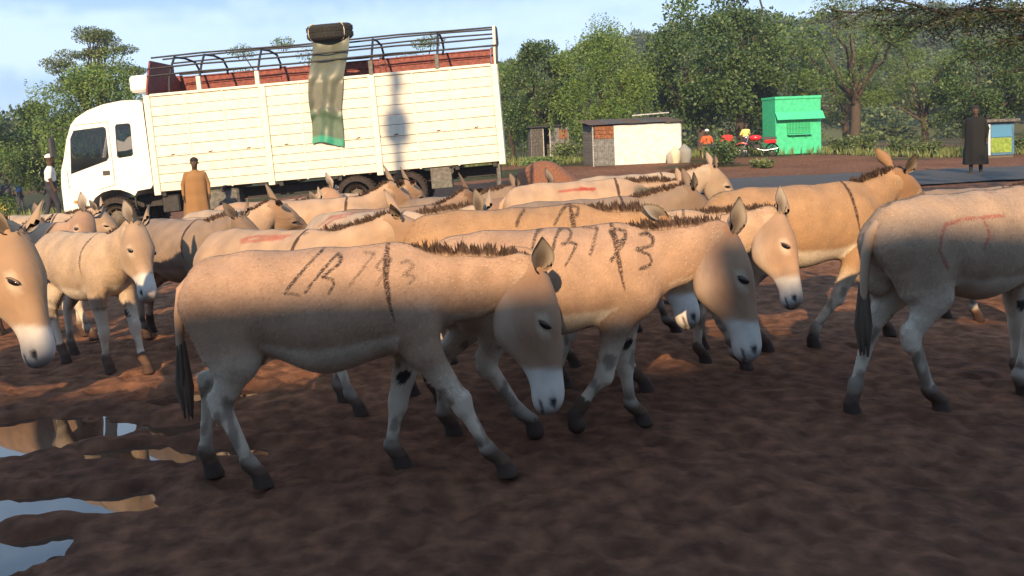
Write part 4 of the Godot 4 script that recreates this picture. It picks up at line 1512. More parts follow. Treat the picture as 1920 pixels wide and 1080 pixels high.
func make_motorbike(at: Vector3, turn: float) -> void:
	var o := thing("motorcycle", "red motorcycle parked beside the green kiosk", "motorcycle")
	place(o, at, Vector3(0, turn, 0))
	var bz := Basis(Vector3(1, 0, 0), Vector3(0, 0, 1), Vector3(0, -1, 0))
	for x in [-0.64, 0.62]:
		var w := Node3D.new()
		w.name = numbered("wheel", o)
		o.add_child(w)
		w.position = Vector3(x, 0.30, 0)
		var mb := MB.new()
		mb.lathe(Transform3D(bz, Vector3.ZERO), [[0.24, -0.03], [0.28, -0.045], [0.30, 0.0], [0.28, 0.045], [0.24, 0.03], [0.24, -0.03]], 24, Color.WHITE, false)
		part("tyre", mb, M.rubber, w)
		mb = MB.new()
		for k in 12:
			var a := TAU * k / 12
			mb.tube([Vector3.ZERO, Vector3(cos(a) * 0.245, sin(a) * 0.245, 0)], 0.005, 4)
		mb.lathe(Transform3D(bz, Vector3.ZERO), [[0.225, -0.02], [0.245, -0.02], [0.245, 0.02], [0.225, 0.02], [0.225, -0.02]], 24, Color.WHITE, false)
		mb.lathe(Transform3D(bz, Vector3.ZERO), [[0.01, -0.05], [0.05, -0.05], [0.05, 0.05], [0.01, 0.05]], 10)
		part("rim", mb, M.chrome, w)
	var mb := MB.new()
	mb.tube([Vector3(-0.64, 0.30, 0.07), Vector3(-0.42, 0.72, 0.07), Vector3(-0.34, 0.95, 0.06)], 0.02, 6)
	mb.tube([Vector3(-0.64, 0.30, -0.07), Vector3(-0.42, 0.72, -0.07), Vector3(-0.34, 0.95, -0.06)], 0.02, 6)
	part("fork", mb, M.chrome, o)
	mb = MB.new()
	mb.tube([Vector3(-0.30, 0.98, 0.36), Vector3(-0.36, 1.02, 0.15), Vector3(-0.36, 0.98, 0), Vector3(-0.36, 1.02, -0.15), Vector3(-0.30, 0.98, -0.36)], 0.014, 6)
	part("handlebar", mb, M.chrome, o)
	mb = MB.new()
	mb.tube([Vector3(-0.38, 0.80, 0), Vector3(-0.10, 0.45, 0), Vector3(0.2, 0.36, 0), Vector3(0.62, 0.30, 0.06)], 0.03, 6)
	mb.tube([Vector3(-0.34, 0.86, 0), Vector3(0.2, 0.68, 0), Vector3(0.75, 0.70, 0)], 0.03, 6)
	mb.bx(-0.18, 0.16, 0.32, 0.56, -0.12, 0.12, 0.04)
	part("frame", mb, M.dark_metal, o)
	mb = MB.new()
	mb.ball(Vector3(-0.08, 0.84, 0), Vector3(0.27, 0.13, 0.14), Color.WHITE, 8, 14)
	part("fuel_tank", mb, M.red_paint, o)
	mb = MB.new()
	mb.bx(0.15, 0.82, 0.76, 0.86, -0.12, 0.12, 0.04)
	part("seat", mb, M.black_plastic, o)
	mb = MB.new()
	mb.bx(0.30, 0.80, 0.58, 0.74, -0.11, 0.11, 0.04)
	mb.tube([Vector3(-0.95, 0.52, 0), Vector3(-0.80, 0.62, 0), Vector3(-0.60, 0.645, 0), Vector3(-0.42, 0.58, 0)], 0.04, 6)
	part("fairing", mb, M.red_paint, o)
	mb = MB.new()
	mb.ball(Vector3(-0.46, 0.86, 0), Vector3(0.08, 0.09, 0.09), Color.WHITE, 6, 10)
	part("headlight", mb, M.chrome, o)
	mb = MB.new()
	mb.tube([Vector3(-0.02, 0.36, 0.13), Vector3(0.3, 0.28, 0.15), Vector3(0.85, 0.36, 0.15)], [0.02, 0.03, 0.04], 8)
	part("exhaust", mb, M.chrome, o)
	mb = MB.new()
	mb.tube([Vector3(0.1, 0.32, 0.1), Vector3(0.16, 0.0, 0.26)], 0.012, 5)
	part("kickstand", mb, M.dark_metal, o)


# ---------------------------------------------------------------- materials

func make_materials() -> void:
	paint("hair", Color.WHITE, 0.8)
	paint("eye", Color.WHITE, 0.08)
	paint("cloth", Color.WHITE, 0.9)
	grained(paint("bark", Color.WHITE, 0.95), noise_image(256, 256, 0.03, 0.55, 1.0, 11), 1.6, true)
	var lf := paint("leaf", Color.WHITE, 0.55)
	lf.backlight_enabled = true
	lf.backlight = Color(0.45, 0.5, 0.2)
	lf.cull_mode = BaseMaterial3D.CULL_DISABLED
	M.hair.cull_mode = BaseMaterial3D.CULL_DISABLED
	var stain := noise_image(512, 512, 0.012, 0.93, 1.0, 21, 5)
	grained(paint("truck_white", lin(0.86, 0.86, 0.80), 0.35), stain, 0.45, false)
	grained(paint("truck_cream", lin(0.86, 0.84, 0.70), 0.55), noise_image(512, 512, 0.012, 0.90, 1.0, 22, 5), 0.6, false)
	grained(paint("red_board", lin(0.42, 0.075, 0.045), 0.6), noise_image(512, 512, 0.02, 0.6, 1.0, 23, 5), 0.8, false)
	var gl := paint("glass", Color(0.05, 0.06, 0.06, 0.30), 0.02)
	gl.transparency = BaseMaterial3D.TRANSPARENCY_ALPHA
	grained(paint("dark_metal", lin(0.05, 0.046, 0.045), 0.6), noise_image(256, 256, 0.03, 0.5, 1.0, 24), 1.0, false)
	paint("black_plastic", lin(0.035, 0.035, 0.037), 0.5)
	paint("orange", lin(0.75, 0.20, 0.03), 0.25)
	paint("lamp_glass", lin(0.55, 0.56, 0.55), 0.08)
	paint("dark_cloth", lin(0.05, 0.05, 0.052), 0.9)
	paint("white_cloth", lin(0.75, 0.75, 0.72), 0.9)
	grained(paint("grey_metal", lin(0.22, 0.21, 0.18), 0.55), noise_image(256, 256, 0.03, 0.6, 1.0, 25), 1.0, false)
	grained(paint("rubber", lin(0.085, 0.060, 0.045), 0.9), noise_image(256, 256, 0.04, 0.5, 1.0, 26), 1.5, false)
	grained(paint("old_rubber", lin(0.045, 0.042, 0.036), 0.85), noise_image(256, 256, 0.04, 0.5, 1.0, 27), 1.5, false)
	grained(paint("rim", lin(0.30, 0.24, 0.17), 0.7), noise_image(256, 256, 0.04, 0.5, 1.0, 28), 1.5, false)
	paint("rust", lin(0.20, 0.09, 0.045), 0.9)
	paint("rope", lin(0.50, 0.45, 0.32), 0.9)
	var tp := paint("tarp", Color.WHITE, 0.45)
	tp.cull_mode = BaseMaterial3D.CULL_DISABLED
	grained(paint("green_paint", lin(0.07, 0.68, 0.34), 0.5), noise_image(512, 512, 0.015, 0.86, 1.0, 29, 5), 0.5, false)
	paint("green_dark", lin(0.02, 0.32, 0.14), 0.6)
	grained(paint("stone", lin(0.30, 0.24, 0.17), 0.95), noise_image(256, 256, 0.04, 0.6, 1.0, 30), 2.0, false)
	grained(paint("blue_paint", lin(0.09, 0.26, 0.45), 0.6), noise_image(256, 256, 0.02, 0.7, 1.0, 31), 1.0, false)
	grained(paint("lime_paint", lin(0.33, 0.50, 0.06), 0.6), noise_image(256, 256, 0.02, 0.7, 1.0, 32), 1.0, false)
	paint("deep_blue", lin(0.05, 0.20, 0.36), 0.6)
	grained(paint("tin", lin(0.48, 0.49, 0.47), 0.45, 0.35), noise_image(256, 256, 0.02, 0.65, 1.0, 33), 1.0, false)
	grained(paint("old_tin", lin(0.30, 0.28, 0.25), 0.6, 0.2), noise_image(256, 256, 0.03, 0.45, 1.0, 34), 1.0, false)
	grained(paint("rusty_tin", lin(0.30, 0.19, 0.13), 0.75), noise_image(256, 256, 0.03, 0.45, 1.0, 35), 1.0, false)
	grained(paint("white_sheet", lin(0.80, 0.80, 0.78), 0.6), noise_image(256, 256, 0.02, 0.85, 1.0, 36), 0.7, false)
	grained(paint("orange_board", lin(0.50, 0.19, 0.07), 0.8), noise_image(256, 256, 0.03, 0.6, 1.0, 37), 1.0, false)
	paint("chrome", lin(0.6, 0.6, 0.6), 0.25, 0.9)
	paint("red_paint", lin(0.55, 0.02, 0.03), 0.2)
	grained(paint("asphalt", lin(0.085, 0.080, 0.078), 0.85), noise_image(512, 512, 0.05, 0.7, 1.0, 38, 5), 0.4, true)
	var g := paint("ground", Color.WHITE, 0.95)
	g.metallic_specular = 0.25
	grained(g, noise_image(1024, 1024, 0.012, 0.55, 1.0, 39, 6), 0.45, true, noise_image(1024, 1024, 0.03, 0.0, 1.0, 40, 5), 0.8)
	var w := paint("water", lin(0.055, 0.032, 0.022), 0.02)
	w.metallic_specular = 0.7
	grained(paint("plaster", lin(0.58, 0.50, 0.38), 0.9), noise_image(512, 512, 0.02, 0.7, 1.0, 41, 5), 0.4, true)
	grained(paint("earth", lin(0.42, 0.17, 0.080), 0.95), noise_image(512, 512, 0.03, 0.6, 1.0, 42, 5), 0.8, true)
	paint("yellow_plastic", lin(0.62, 0.50, 0.10), 0.4)


func make_sky_cover() -> ImageTexture:
	# thin streaks of high cloud, the same all the way round
	var f := FastNoiseLite.new()
	f.seed = 5
	f.frequency = 0.006
	f.fractal_octaves = 5
	f.domain_warp_enabled = true
	f.domain_warp_amplitude = 40.0
	var w := 1024
	var h := 512
	var im := Image.create(w, h, false, Image.FORMAT_RGBA8)
	for y in h / 2 + 4:
		var el := (0.5 - float(y) / h) * PI
		for x in w:
			var a := TAU * x / w
			var v := f.get_noise_3d(cos(a) * 240.0, el * 1500.0, sin(a) * 240.0)
			var m := sstep(-0.15, 0.50, v + 0.10)
			im.set_pixel(x, y, Color(1, 1, 1, m * 0.75))
	return ImageTexture.create_from_image(im)


# ---------------------------------------------------------------- the scene

func _ready() -> void:
	var t0 := Time.get_ticks_msec()
	fn.seed = 3
	fn.frequency = 0.01
	fn.fractal_octaves = 2
	rng.seed = 1
	# camera
	var cam := Camera3D.new()
	cam.name = "camera"
	var pitch := deg_to_rad(4.5)
	var roll := deg_to_rad(2.5)
	var cb := Basis(Vector3(1, 0, 0), -pitch) * Basis(Vector3(0, 0, 1), -roll)
	cam.transform = Transform3D(cb, Vector3(0, 1.65, 0))
	cam.projection = Camera3D.PROJECTION_FRUSTUM
	cam.near = 0.05
	cam.far = 1200.0
	cam.size = 2.0 * 0.05 * 540.0 / 1700.0
	cam.frustum_offset = Vector2(0, -0.0889 * 0.05)
	add_child(cam)
	cam.current = true
	# sky and exposure
	var env := Environment.new()
	env.background_mode = Environment.BG_SKY
	var sm := ProceduralSkyMaterial.new()
	sm.sky_top_color = Color(0.56, 0.71, 0.87)
	sm.sky_horizon_color = Color(0.68, 0.80, 0.92)
	sm.sky_curve = 0.16
	sm.ground_bottom_color = Color(0.20, 0.15, 0.12)
	sm.ground_horizon_color = Color(0.45, 0.45, 0.45)
	sm.sun_angle_max = 12.0
	sm.sky_cover = make_sky_cover()
	sm.sky_cover_modulate = Color(0.56, 0.55, 0.53)
	var sky := Sky.new()
	sky.sky_material = sm
	env.sky = sky
	env.background_energy_multiplier = 0.455
	env.tonemap_mode = Environment.TONE_MAPPER_LINEAR
	env.tonemap_exposure = 3.05
	env.fog_enabled = true
	env.fog_density = 0.0007
	env.fog_light_color = Color(0.80, 0.86, 0.95)
	env.sdfgi_enabled = true
	env.ssao_enabled = true
	env.ssil_enabled = true
	var we := WorldEnvironment.new()
	we.name = "environment"
	we.environment = env
	add_child(we)
	# a low sun behind the camera's left shoulder
	var sun := DirectionalLight3D.new()
	sun.name = "sun"
	var az := deg_to_rad(7.0)
	var el := deg_to_rad(25.0)
	add_child(sun)
	sun.look_at_from_position(Vector3(-sin(az) * cos(el), sin(el), cos(az) * cos(el)) * 60.0, Vector3.ZERO)
	sun.light_energy = 0.87
	sun.light_color = Color(1.0, 0.86, 0.68)
	sun.light_angular_distance = 0.8
	sun.shadow_enabled = true

	make_materials()
	print("materials ", Time.get_ticks_msec() - t0)
	make_ground()
	print("ground ", Time.get_ticks_msec() - t0)
	make_surroundings()
	print("surroundings ", Time.get_ticks_msec() - t0)
	make_truck()
	make_places()
	print("truck, kiosks ", Time.get_ticks_msec() - t0)
	make_woods()
	print("woods ", Time.get_ticks_msec() - t0)
	make_herd()
	print("herd ", Time.get_ticks_msec() - t0)
	make_people()
	print("people ", Time.get_ticks_msec() - t0)


func axis(knots: Array) -> PackedFloat32Array:
	# knots: [from, to, step] runs joined
	var a := PackedFloat32Array()
	for k in knots:
		var n := int(round((k[1] - k[0]) / k[2]))
		for i in n: a.append(k[0] + (k[1] - k[0]) * i / n)
	a.append(knots[-1][1])
	return a


func make_ground() -> void:
	var xs := axis([[-400.0, -60.0, 34.0], [-60.0, -16.0, 2.0], [-16.0, -4.2, 0.25], [-4.2, 4.2, 0.04], [4.2, 16.0, 0.25], [16.0, 60.0, 2.0], [60.0, 400.0, 34.0]])
	var ds := axis([[-60.0, -10.0, 10.0], [-10.0, 2.0, 1.0], [2.0, 7.5, 0.04], [7.5, 12.0, 0.15], [12.0, 48.0, 0.5], [48.0, 100.0, 6.5], [100.0, 800.0, 70.0]])
	var mb := MB.new()
	var nx := xs.size()
	var nd := ds.size()
	var hs := PackedFloat32Array()
	hs.resize(nx * nd)
	for j in nd:
		for i in nx:
			hs[j * nx + i] = mud(xs[i], -ds[j])
	var wet := Color(0.235, 0.104, 0.060)
	var soil := Color(0.38, 0.175, 0.095)
	var grassy := Color(0.11, 0.115, 0.04)
	for j in nd:
		for i in nx:
			var x := xs[i]
			var d := ds[j]
			var h := hs[j * nx + i]
			var i0 := maxi(i - 1, 0)
			var i1 := mini(i + 1, nx - 1)
			var j0 := maxi(j - 1, 0)
			var j1 := mini(j + 1, nd - 1)
			var gx := (hs[j * nx + i1] - hs[j * nx + i0]) / (xs[i1] - xs[i0])
			var gd := (hs[j1 * nx + i] - hs[j0 * nx + i]) / (ds[j1] - ds[j0])
			var nb := fn.get_noise_2d(x * 45.0 + 9.0, d * 45.0)
			var c := soil * (1.0 + 0.25 * nb)
			# damp trampled mud near the puddles
			var damp := sstep(6.6, 5.0, d + nb * 1.2)
			c = c.lerp(wet * (1.0 + 0.25 * nb), damp * 0.85)
			if d > 33.0:
				var gr := sstep(-0.05, 0.35, fn.get_noise_2d(x * 12.0, d * 12.0) + sstep(40.0, 46.0, d) * 0.6)
				c = c.lerp(grassy * (1.0 + 0.3 * nb), gr)
			mb.vert(Vector3(x, h, -d), Vector3(-gx, 1, gd).normalized(), c)
	for j in nd - 1:
		for i in nx - 1:
			var a := j * nx + i
			mb.ix.append_array(PackedInt32Array([a, a + nx, a + 1, a + 1, a + nx, a + nx + 1]))
	struct("ground", mb, M.ground)
	# asphalt road
	mb = MB.new()
	var rx := axis([[-120.0, -30.0, 6.0], [-30.0, 30.0, 0.75], [30.0, 120.0, 6.0]])
	var rd := axis([[20.6, 26.2, 0.4]])
	for j in rd.size():
		for i in rx.size():
			var e := 0.0
			if j == 0 or j == rd.size() - 1: e = fn.get_noise_2d(rx[i] * 60.0, j * 50.0) * 0.45
			mb.vert(Vector3(rx[i], land(rx[i], -rd[j]) + 0.045 - 0.0009 * pow((rd[j] - 23.4), 2.0), -rd[j] - e), Vector3.UP, Color.WHITE * (0.9 + 0.2 * fn.get_noise_2d(rx[i] * 20.0, rd[j] * 60.0)))
	for j in rd.size() - 1:
		for i in rx.size() - 1:
			var a := j * rx.size() + i
			mb.ix.append_array(PackedInt32Array([a, a + rx.size(), a + 1, a + 1, a + rx.size(), a + rx.size() + 1]))
	struct("road", mb, M.asphalt)
	# rain puddles lying in the hollows of the mud
	for q in [[-5.2, -1.15, -6.75, -4.62], [-4.2, -1.5, -4.56, -3.2]]:
		mb = MB.new()
		mb.quad(Vector3(q[0], -0.044, q[2]), Vector3(q[1], -0.044, q[2]), Vector3(q[1], -0.044, q[3]), Vector3(q[0], -0.044, q[3]), Vector3.UP)
		struct("puddle", mb, M.water)


func make_surroundings() -> void:
	# the building behind the camera whose shade lies on the foreground
	var o := thing("roadside_building", "long plastered roadside building whose roof shades the foreground mud", "building")
	for q in [[-20.0, -0.55, 7.12, 7.27, 9.8, 9.2], [-0.67, 19.0, 7.62, 7.95, 9.7, 9.1]]:
		var mb := MB.new()
		mb.prism(PackedVector2Array([Vector2(q[0] + 0.05, -0.3), Vector2(q[1] - 0.02, -0.3), Vector2(q[1] - 0.02, q[3] - 0.2), Vector2(q[0] + 0.05, q[2] - 0.2)]), q[4], 16.5 + q[4] * 0.1)
		part("wall", mb, M.plaster, o)
		mb = MB.new()
		mb.prism(PackedVector2Array([Vector2(q[0], q[2] - 0.22), Vector2(q[1], q[3] - 0.22), Vector2(q[1], q[3]), Vector2(q[0], q[2])]), q[5], 17.0 + q[4] * 0.1)
		part("roof", mb, M.rusty_tin, o)
	var mb := MB.new()
	for x in [-14.0, -8.5, -3.0, 3.5, 9.5]:
		mb = MB.new()
		mb.bx(x - 0.6, x + 0.6, 0.0, 2.2, 9.62, 9.78, 0.02)
		part("door", mb, M.deep_blue, o)
	for x in [-11.2, -5.8, 0.4, 6.5]:
		mb = MB.new()
		mb.bx(x - 0.7, x + 0.7, 1.1, 2.3, 9.64, 9.78, 0.02)
		part("window", mb, M.grey_metal, o)
	# electricity pole with a transformer, its shadow falls on the lorry
	var p := thing("utility_pole", "tall wooden electricity pole carrying a transformer box", "pole")
	p.position = Vector3(-5.15, 0, -1.0)
	mb = MB.new()
	mb.tube([Vector3(0, -0.5, 0), Vector3(0, 6, 0), Vector3(0, 13.4, 0)], [0.17, 0.14, 0.11], 12)
	part("shaft", mb, M.bark, p)
	mb = MB.new()
	mb.bx(-0.28, 0.28, 11.3, 11.9, -0.28, 0.28, 0.04)
	part("transformer", mb, M.grey_metal, p)
	mb = MB.new()
	mb.bx(-0.12, 0.12, 12.9, 13.02, -0.9, 0.9, 0.01)
	part("crossarm", mb, M.bark, p)
	for z in [-0.8, 0.0, 0.8]:
		mb = MB.new()
		mb.lathe(Transform3D(Basis.IDENTITY, Vector3(0, 13.02, z)), [[0.03, 0.0], [0.06, 0.05], [0.035, 0.08], [0.06, 0.12], [0.02, 0.18]], 10)
		part("insulator", mb, M.lamp_glass, p)


func make_places() -> void:
	make_green_kiosk(Vector3(12.75, 0.17, -40.0), deg_to_rad(10.0))
	make_blue_kiosk(Vector3(20.4, -0.15, -38.0), deg_to_rad(-4.0))
	make_shed(Vector3(3.35, 0.28, -36.2), deg_to_rad(6.0))
	make_hut(Vector3(1.05, 0.42, -43.0), deg_to_rad(4.0))
	make_motorbike(Vector3(10.75, 0.27, -39.4), deg_to_rad(-12.0))
	# heap of red earth behind the lorry
	var o := thing("earth_mound", "heap of loose red earth behind the lorry tail", "mound")
	o.position = Vector3(1.05, 0.10, -29.6)
	var mb := MB.new()
	var rings := []
	var cols := []
	for i in 12:
		var t := i / 11.0
		var r := PackedVector3Array()
		for j in 30:
			var a := TAU * j / 30
			var w := (1.0 - t) * (1.0 + 0.22 * fn.get_noise_2d(cos(a) * 90.0 + t * 60.0, sin(a) * 90.0)) + 0.01
			r.append(Vector3(cos(a) * 1.35 * w, -0.15 + 0.85 * sin(t * 1.57), sin(a) * 1.1 * w))
		rings.append(r)
		cols.append(Color.WHITE)
	mb.loft(rings, cols)
	part("heap", mb, M.earth, o)
	# bench behind the bush
	var b := thing("wooden_bench", "rough wooden bench beside the motorcycle under the tree", "bench")
	place(b, Vector3(9.3, 0.28, -40.2), Vector3(0, 0.05, 0))
	mb = MB.new()
	mb.bx(-1.0, 1.0, 0.38, 0.43, -0.17, 0.17, 0.01, Color(0.30, 0.2, 0.12))
	part("seat", mb, M.bark, b)
	for x in [-0.8, 0.8]:
		mb = MB.new()
		mb.bx(x - 0.05, x + 0.05, -0.05, 0.38, -0.14, 0.14, 0.01, Color(0.30, 0.2, 0.12))
		part("leg", mb, M.bark, b)
	# yellow jerrycan far left
	var j := thing("jerrycan", "yellow plastic jerrycan standing by the far roadside", "jerrycan")
	place(j, Vector3(-25.7, land(-25.7, -46.0), -46.0))
	mb = MB.new()
	mb.bx(-0.22, 0.22, 0.0, 0.62, -0.15, 0.15, 0.05)
	part("can", mb, M.yellow_plastic, j)
	mb = MB.new()
	mb.tube([Vector3(-0.14, 0.62, 0), Vector3(-0.12, 0.72, 0), Vector3(0.08, 0.72, 0), Vector3(0.1, 0.62, 0)], 0.025, 6)
	part("handle", mb, M.yellow_plastic, j)
	mb = MB.new()
	mb.lathe(Transform3D(Basis.IDENTITY, Vector3(0.17, 0.6, 0)), [[0.045, 0.0], [0.045, 0.08], [0.02, 0.085]], 10)
	part("lid", mb, M.black_plastic, j)


func make_woods() -> void:
	var T := {}
	T.weep = make_tree(0, 6.4, 2.8, 101)
	T.dark = make_tree(1, 6.3, 3.0, 102)
	T.dark2 = make_tree(1, 7.0, 2.8, 112)
	T.flat = make_tree(2, 9.6, 2.6, 103)
	T.loose = make_tree(3, 8.0, 2.9, 104)
	T.loose2 = make_tree(3, 7.0, 3.0, 114)
	T.bush = make_tree(4, 6.0, 2.7, 105)
	var put := func(key: String, called: String, label: String, x: float, d: float, k: float, turn: float) -> void:
		put_tree(T[key], called, label, Vector3(x, land(x, -d) - 0.05, -d), k, turn, "trees beyond the road")
	put.call("flat", "acacia_tree", "tall flat-topped acacia rising above the lorry cab", -21.3, 48.0, 1.0, 0.4)
	put.call("weep", "weeping_tree", "broad feathery green tree directly behind the lorry cab", -18.3, 41.0, 1.08, 1.4)
	put.call("bush", "leafy_tree", "dense dark green tree at the far left edge", -24.2, 42.0, 0.85, 2.1)
	put.call("dark", "leafy_tree", "dark leafy tree left of the flat-topped acacia", -22.6, 44.5, 0.86, 0.7)
	put.call("bush", "leafy_tree", "rounded low tree behind the two far left walkers", -27.6, 47.0, 1.0, 4.0)
	put.call("loose", "acacia_tree", "thin crowned tree showing over the lorry left of the tarpaulin", -12.9, 52.0, 1.13, 2.6)
	put.call("loose", "acacia_tree", "sparse tree top showing through the lorry rails at right", -5.3, 54.0, 1.06, 5.0)
	put.call("weep", "weeping_tree", "bright green tree with drooping strands above the white shed", 4.5, 42.5, 1.0, 0.0)
	put.call("dark2", "leafy_tree", "dark tree between the lorry tail and the drooping tree", 1.6, 45.0, 0.86, 1.0)
	put.call("dark", "leafy_tree", "broad dark tree over the people on the bench", 9.3, 44.0, 1.08, 3.0)
	put.call("bush", "leafy_tree", "tallest tree behind the green kiosk", 13.8, 53.0, 1.85, 1.9)
	put.call("dark2", "leafy_tree", "grey green tree just left of the green kiosk", 12.0, 47.0, 1.08, 4.4)
	put.call("loose", "acacia_tree", "feathery acacia with straight trunk right of the green kiosk", 17.2, 45.5, 1.15, 0.9)
	put.call("loose2", "acacia_tree", "spreading acacia with pale forked trunk left of the blue kiosk", 20.6, 45.0, 0.84, 3.3)
	put.call("dark", "leafy_tree", "dark tree behind the blue kiosk", 22.8, 43.5, 0.88, 5.1)
	put.call("bush", "leafy_tree", "dense tree at the far right edge", 26.5, 44.0, 0.95, 0.2)
	put.call("loose2", "acacia_tree", "tall acacia behind the spreading one at right", 20.0, 54.0, 0.98, 2.2)
	put.call("bush", "leafy_tree", "round tree far behind the drooping tree", 5.5, 56.0, 1.15, 3.1)
	put.call("weep", "weeping_tree", "smaller drooping tree behind the tin hut", 0.2, 52.0, 0.9, 2.0)
	# low growth between the trunks
	rng.seed = 55
	var k := 0
	for q in [[15.3, 41.5, 0.9], [16.6, 42.6, 1.1], [18.2, 42.0, 1.0], [19.2, 41.6, 0.8], [22.6, 40.5, 1.0], [24.3, 41.0, 1.2], [7.6, 41.5, 1.0], [6.9, 40.2, 0.8], [14.6, 44.5, 1.3], [2.6, 42.0, 1.1], [-0.8, 42.0, 1.2]]:
		make_weed("shrub", ["low green shrub right of the green kiosk corner", "shrub below the straight acacia trunk", "shrub in front of the pale forked trunk", "small shrub between forked trunk and blue kiosk", "shrub at the right side of the blue kiosk", "taller shrub at the right picture edge beyond the road", "shrub behind the sacks of the white shed", "small shrub beside the white shed roof end", "tall shrub behind the green kiosk corner", "shrub between tin hut and white shed", "shrub left of the tin hut"][k], Vector3(q[0], land(q[0], -q[1]), -q[1]), q[2], 1.0, 60, Color(0.05, 0.09, 0.022), Color(0.13, 0.18, 0.05), "shrub", "shrubs under the trees")
		k += 1
	make_weed("leafy_bush", "leafy dark green bush at the roadside before the bench", Vector3(7.9, land(7.9, -33.8), -33.8), 1.05, 0.85, 90, Color(0.035, 0.075, 0.022), Color(0.09, 0.15, 0.045), "bush")
	make_weed("weed_patch", "bright green weeds before the tin hut", Vector3(1.3, 0.25, -37.2), 0.5, 1.1, 90, Color(0.07, 0.13, 0.03), Color(0.15, 0.23, 0.06), "weeds")
	make_weed("weed_patch", "thin weeds by the road left of the green kiosk", Vector3(9.0, 0.13, -32.2), 0.3, 0.6, 40, Color(0.07, 0.11, 0.03), Color(0.15, 0.18, 0.06), "weeds")
	# grass on the verges
	var gm := MB.new()
	for i in 5200:
		var left := i % 3 == 0
		var x := rng.randf_range(-34.0, -17.0) if left else rng.randf_range(-2.0, 30.0)
		var d := rng.randf_range(34.0, 46.0) if left else rng.randf_range(39.5, 47.0)
		if fn.get_noise_2d(x * 25.0, d * 25.0) < -0.12: continue
		var y := land(x, -d)
		for b in 3:
			var al := Vector3(rng.randfn() * 0.25, 1, rng.randfn() * 0.25).normalized() * rng.randf_range(0.18, 0.5)
			leaf(gm, Vector3(x + rng.randfn() * 0.06, y - 0.02, -d + rng.randfn() * 0.06), al, Vector3(rng.randf_range(0.012, 0.03), 0, rng.randf_range(-0.02, 0.02)), Color(0.06, 0.10, 0.025).lerp(Color(0.17, 0.19, 0.06), rng.randf()))
	var go := struct("grass", gm, M.leaf)
	go.set_meta("kind", "stuff")
	tag(go, "green grass and undergrowth below the roadside trees", "grass")
	# wooded hill
	var hl := MB.new()
	var xs := axis([[-260.0, 380.0, 10.0]])
	var ds := axis([[75.0, 400.0, 10.0]])
	for d in ds:
		for x in xs:
			hl.vert(Vector3(x, hill(x, d), -d), Vector3(0, 1, 0.15).normalized(), Color(0.075, 0.085, 0.03))
	for j in ds.size() - 1:
		for i in xs.size() - 1:
			var a := j * xs.size() + i
			hl.ix.append_array(PackedInt32Array([a, a + xs.size(), a + 1, a + 1, a + xs.size(), a + xs.size() + 1]))
	struct("hill", hl, M.cloth)
	rng.seed = 88
	var cm := MB.new()
	var cl := []
	for i in 9:
		cl.append([Vector3(rng.randfn() * 1.3, 2.2 + rng.randf() * 2.2, rng.randfn() * 1.3), rng.randf_range(0.9, 1.5), 130])
	leaves(cm, cl, 0.34, Color(0.045, 0.075, 0.024), Color(0.11, 0.14, 0.045), 0.0, 0.8, 0.4)
	cm.tube([Vector3(0, -0.5, 0), Vector3(0, 2.5, 0)], [0.2, 0.1], 6, Color(0.1, 0.08, 0.06))
	var mm := MultiMesh.new()
	mm.transform_format = MultiMesh.TRANSFORM_3D
	mm.use_colors = true
	mm.mesh = cm.mesh(M.leaf)
	mm.instance_count = 2600
	for i in 2600:
		var x := rng.randf_range(-130.0, 200.0)
		var d := 78.0 + 165.0 * pow(rng.randf(), 0.8)
		var s := rng.randf_range(0.6, 1.35)
		var t := Transform3D(Basis(Vector3.UP, rng.randf() * TAU).scaled(Vector3(s, s * rng.randf_range(0.7, 1.15), s)), Vector3(x, hill(x, d) - 0.6, -d))
		mm.set_instance_transform(i, t)
		mm.set_instance_color(i, Color.WHITE.lerp(Color(0.7, 0.8, 0.6), rng.randf()) * rng.randf_range(0.8, 1.2))
	var mi := MultiMeshInstance3D.new()
	mi.multimesh = mm
	mi.name = "woodland"
	add_child(mi)
	mi.set_meta("kind", "stuff")
	tag(mi, "green scrub woodland covering the hillside behind the trees", "woodland")
	make_near_tree()


func hill(x: float, d: float) -> float:
	var up := 21.0 * exp(-pow((x - 75.0) / 105.0, 2.0)) * sstep(75.0, 215.0, d) * (1.0 - 0.5 * sstep(240.0, 400.0, d))
	return up - 2.2 * (1.0 - sstep(75.0, 90.0, d)) + fn.get_noise_2d(x * 3.0, d * 3.0) * 2.0 * sstep(80.0, 120.0, d)


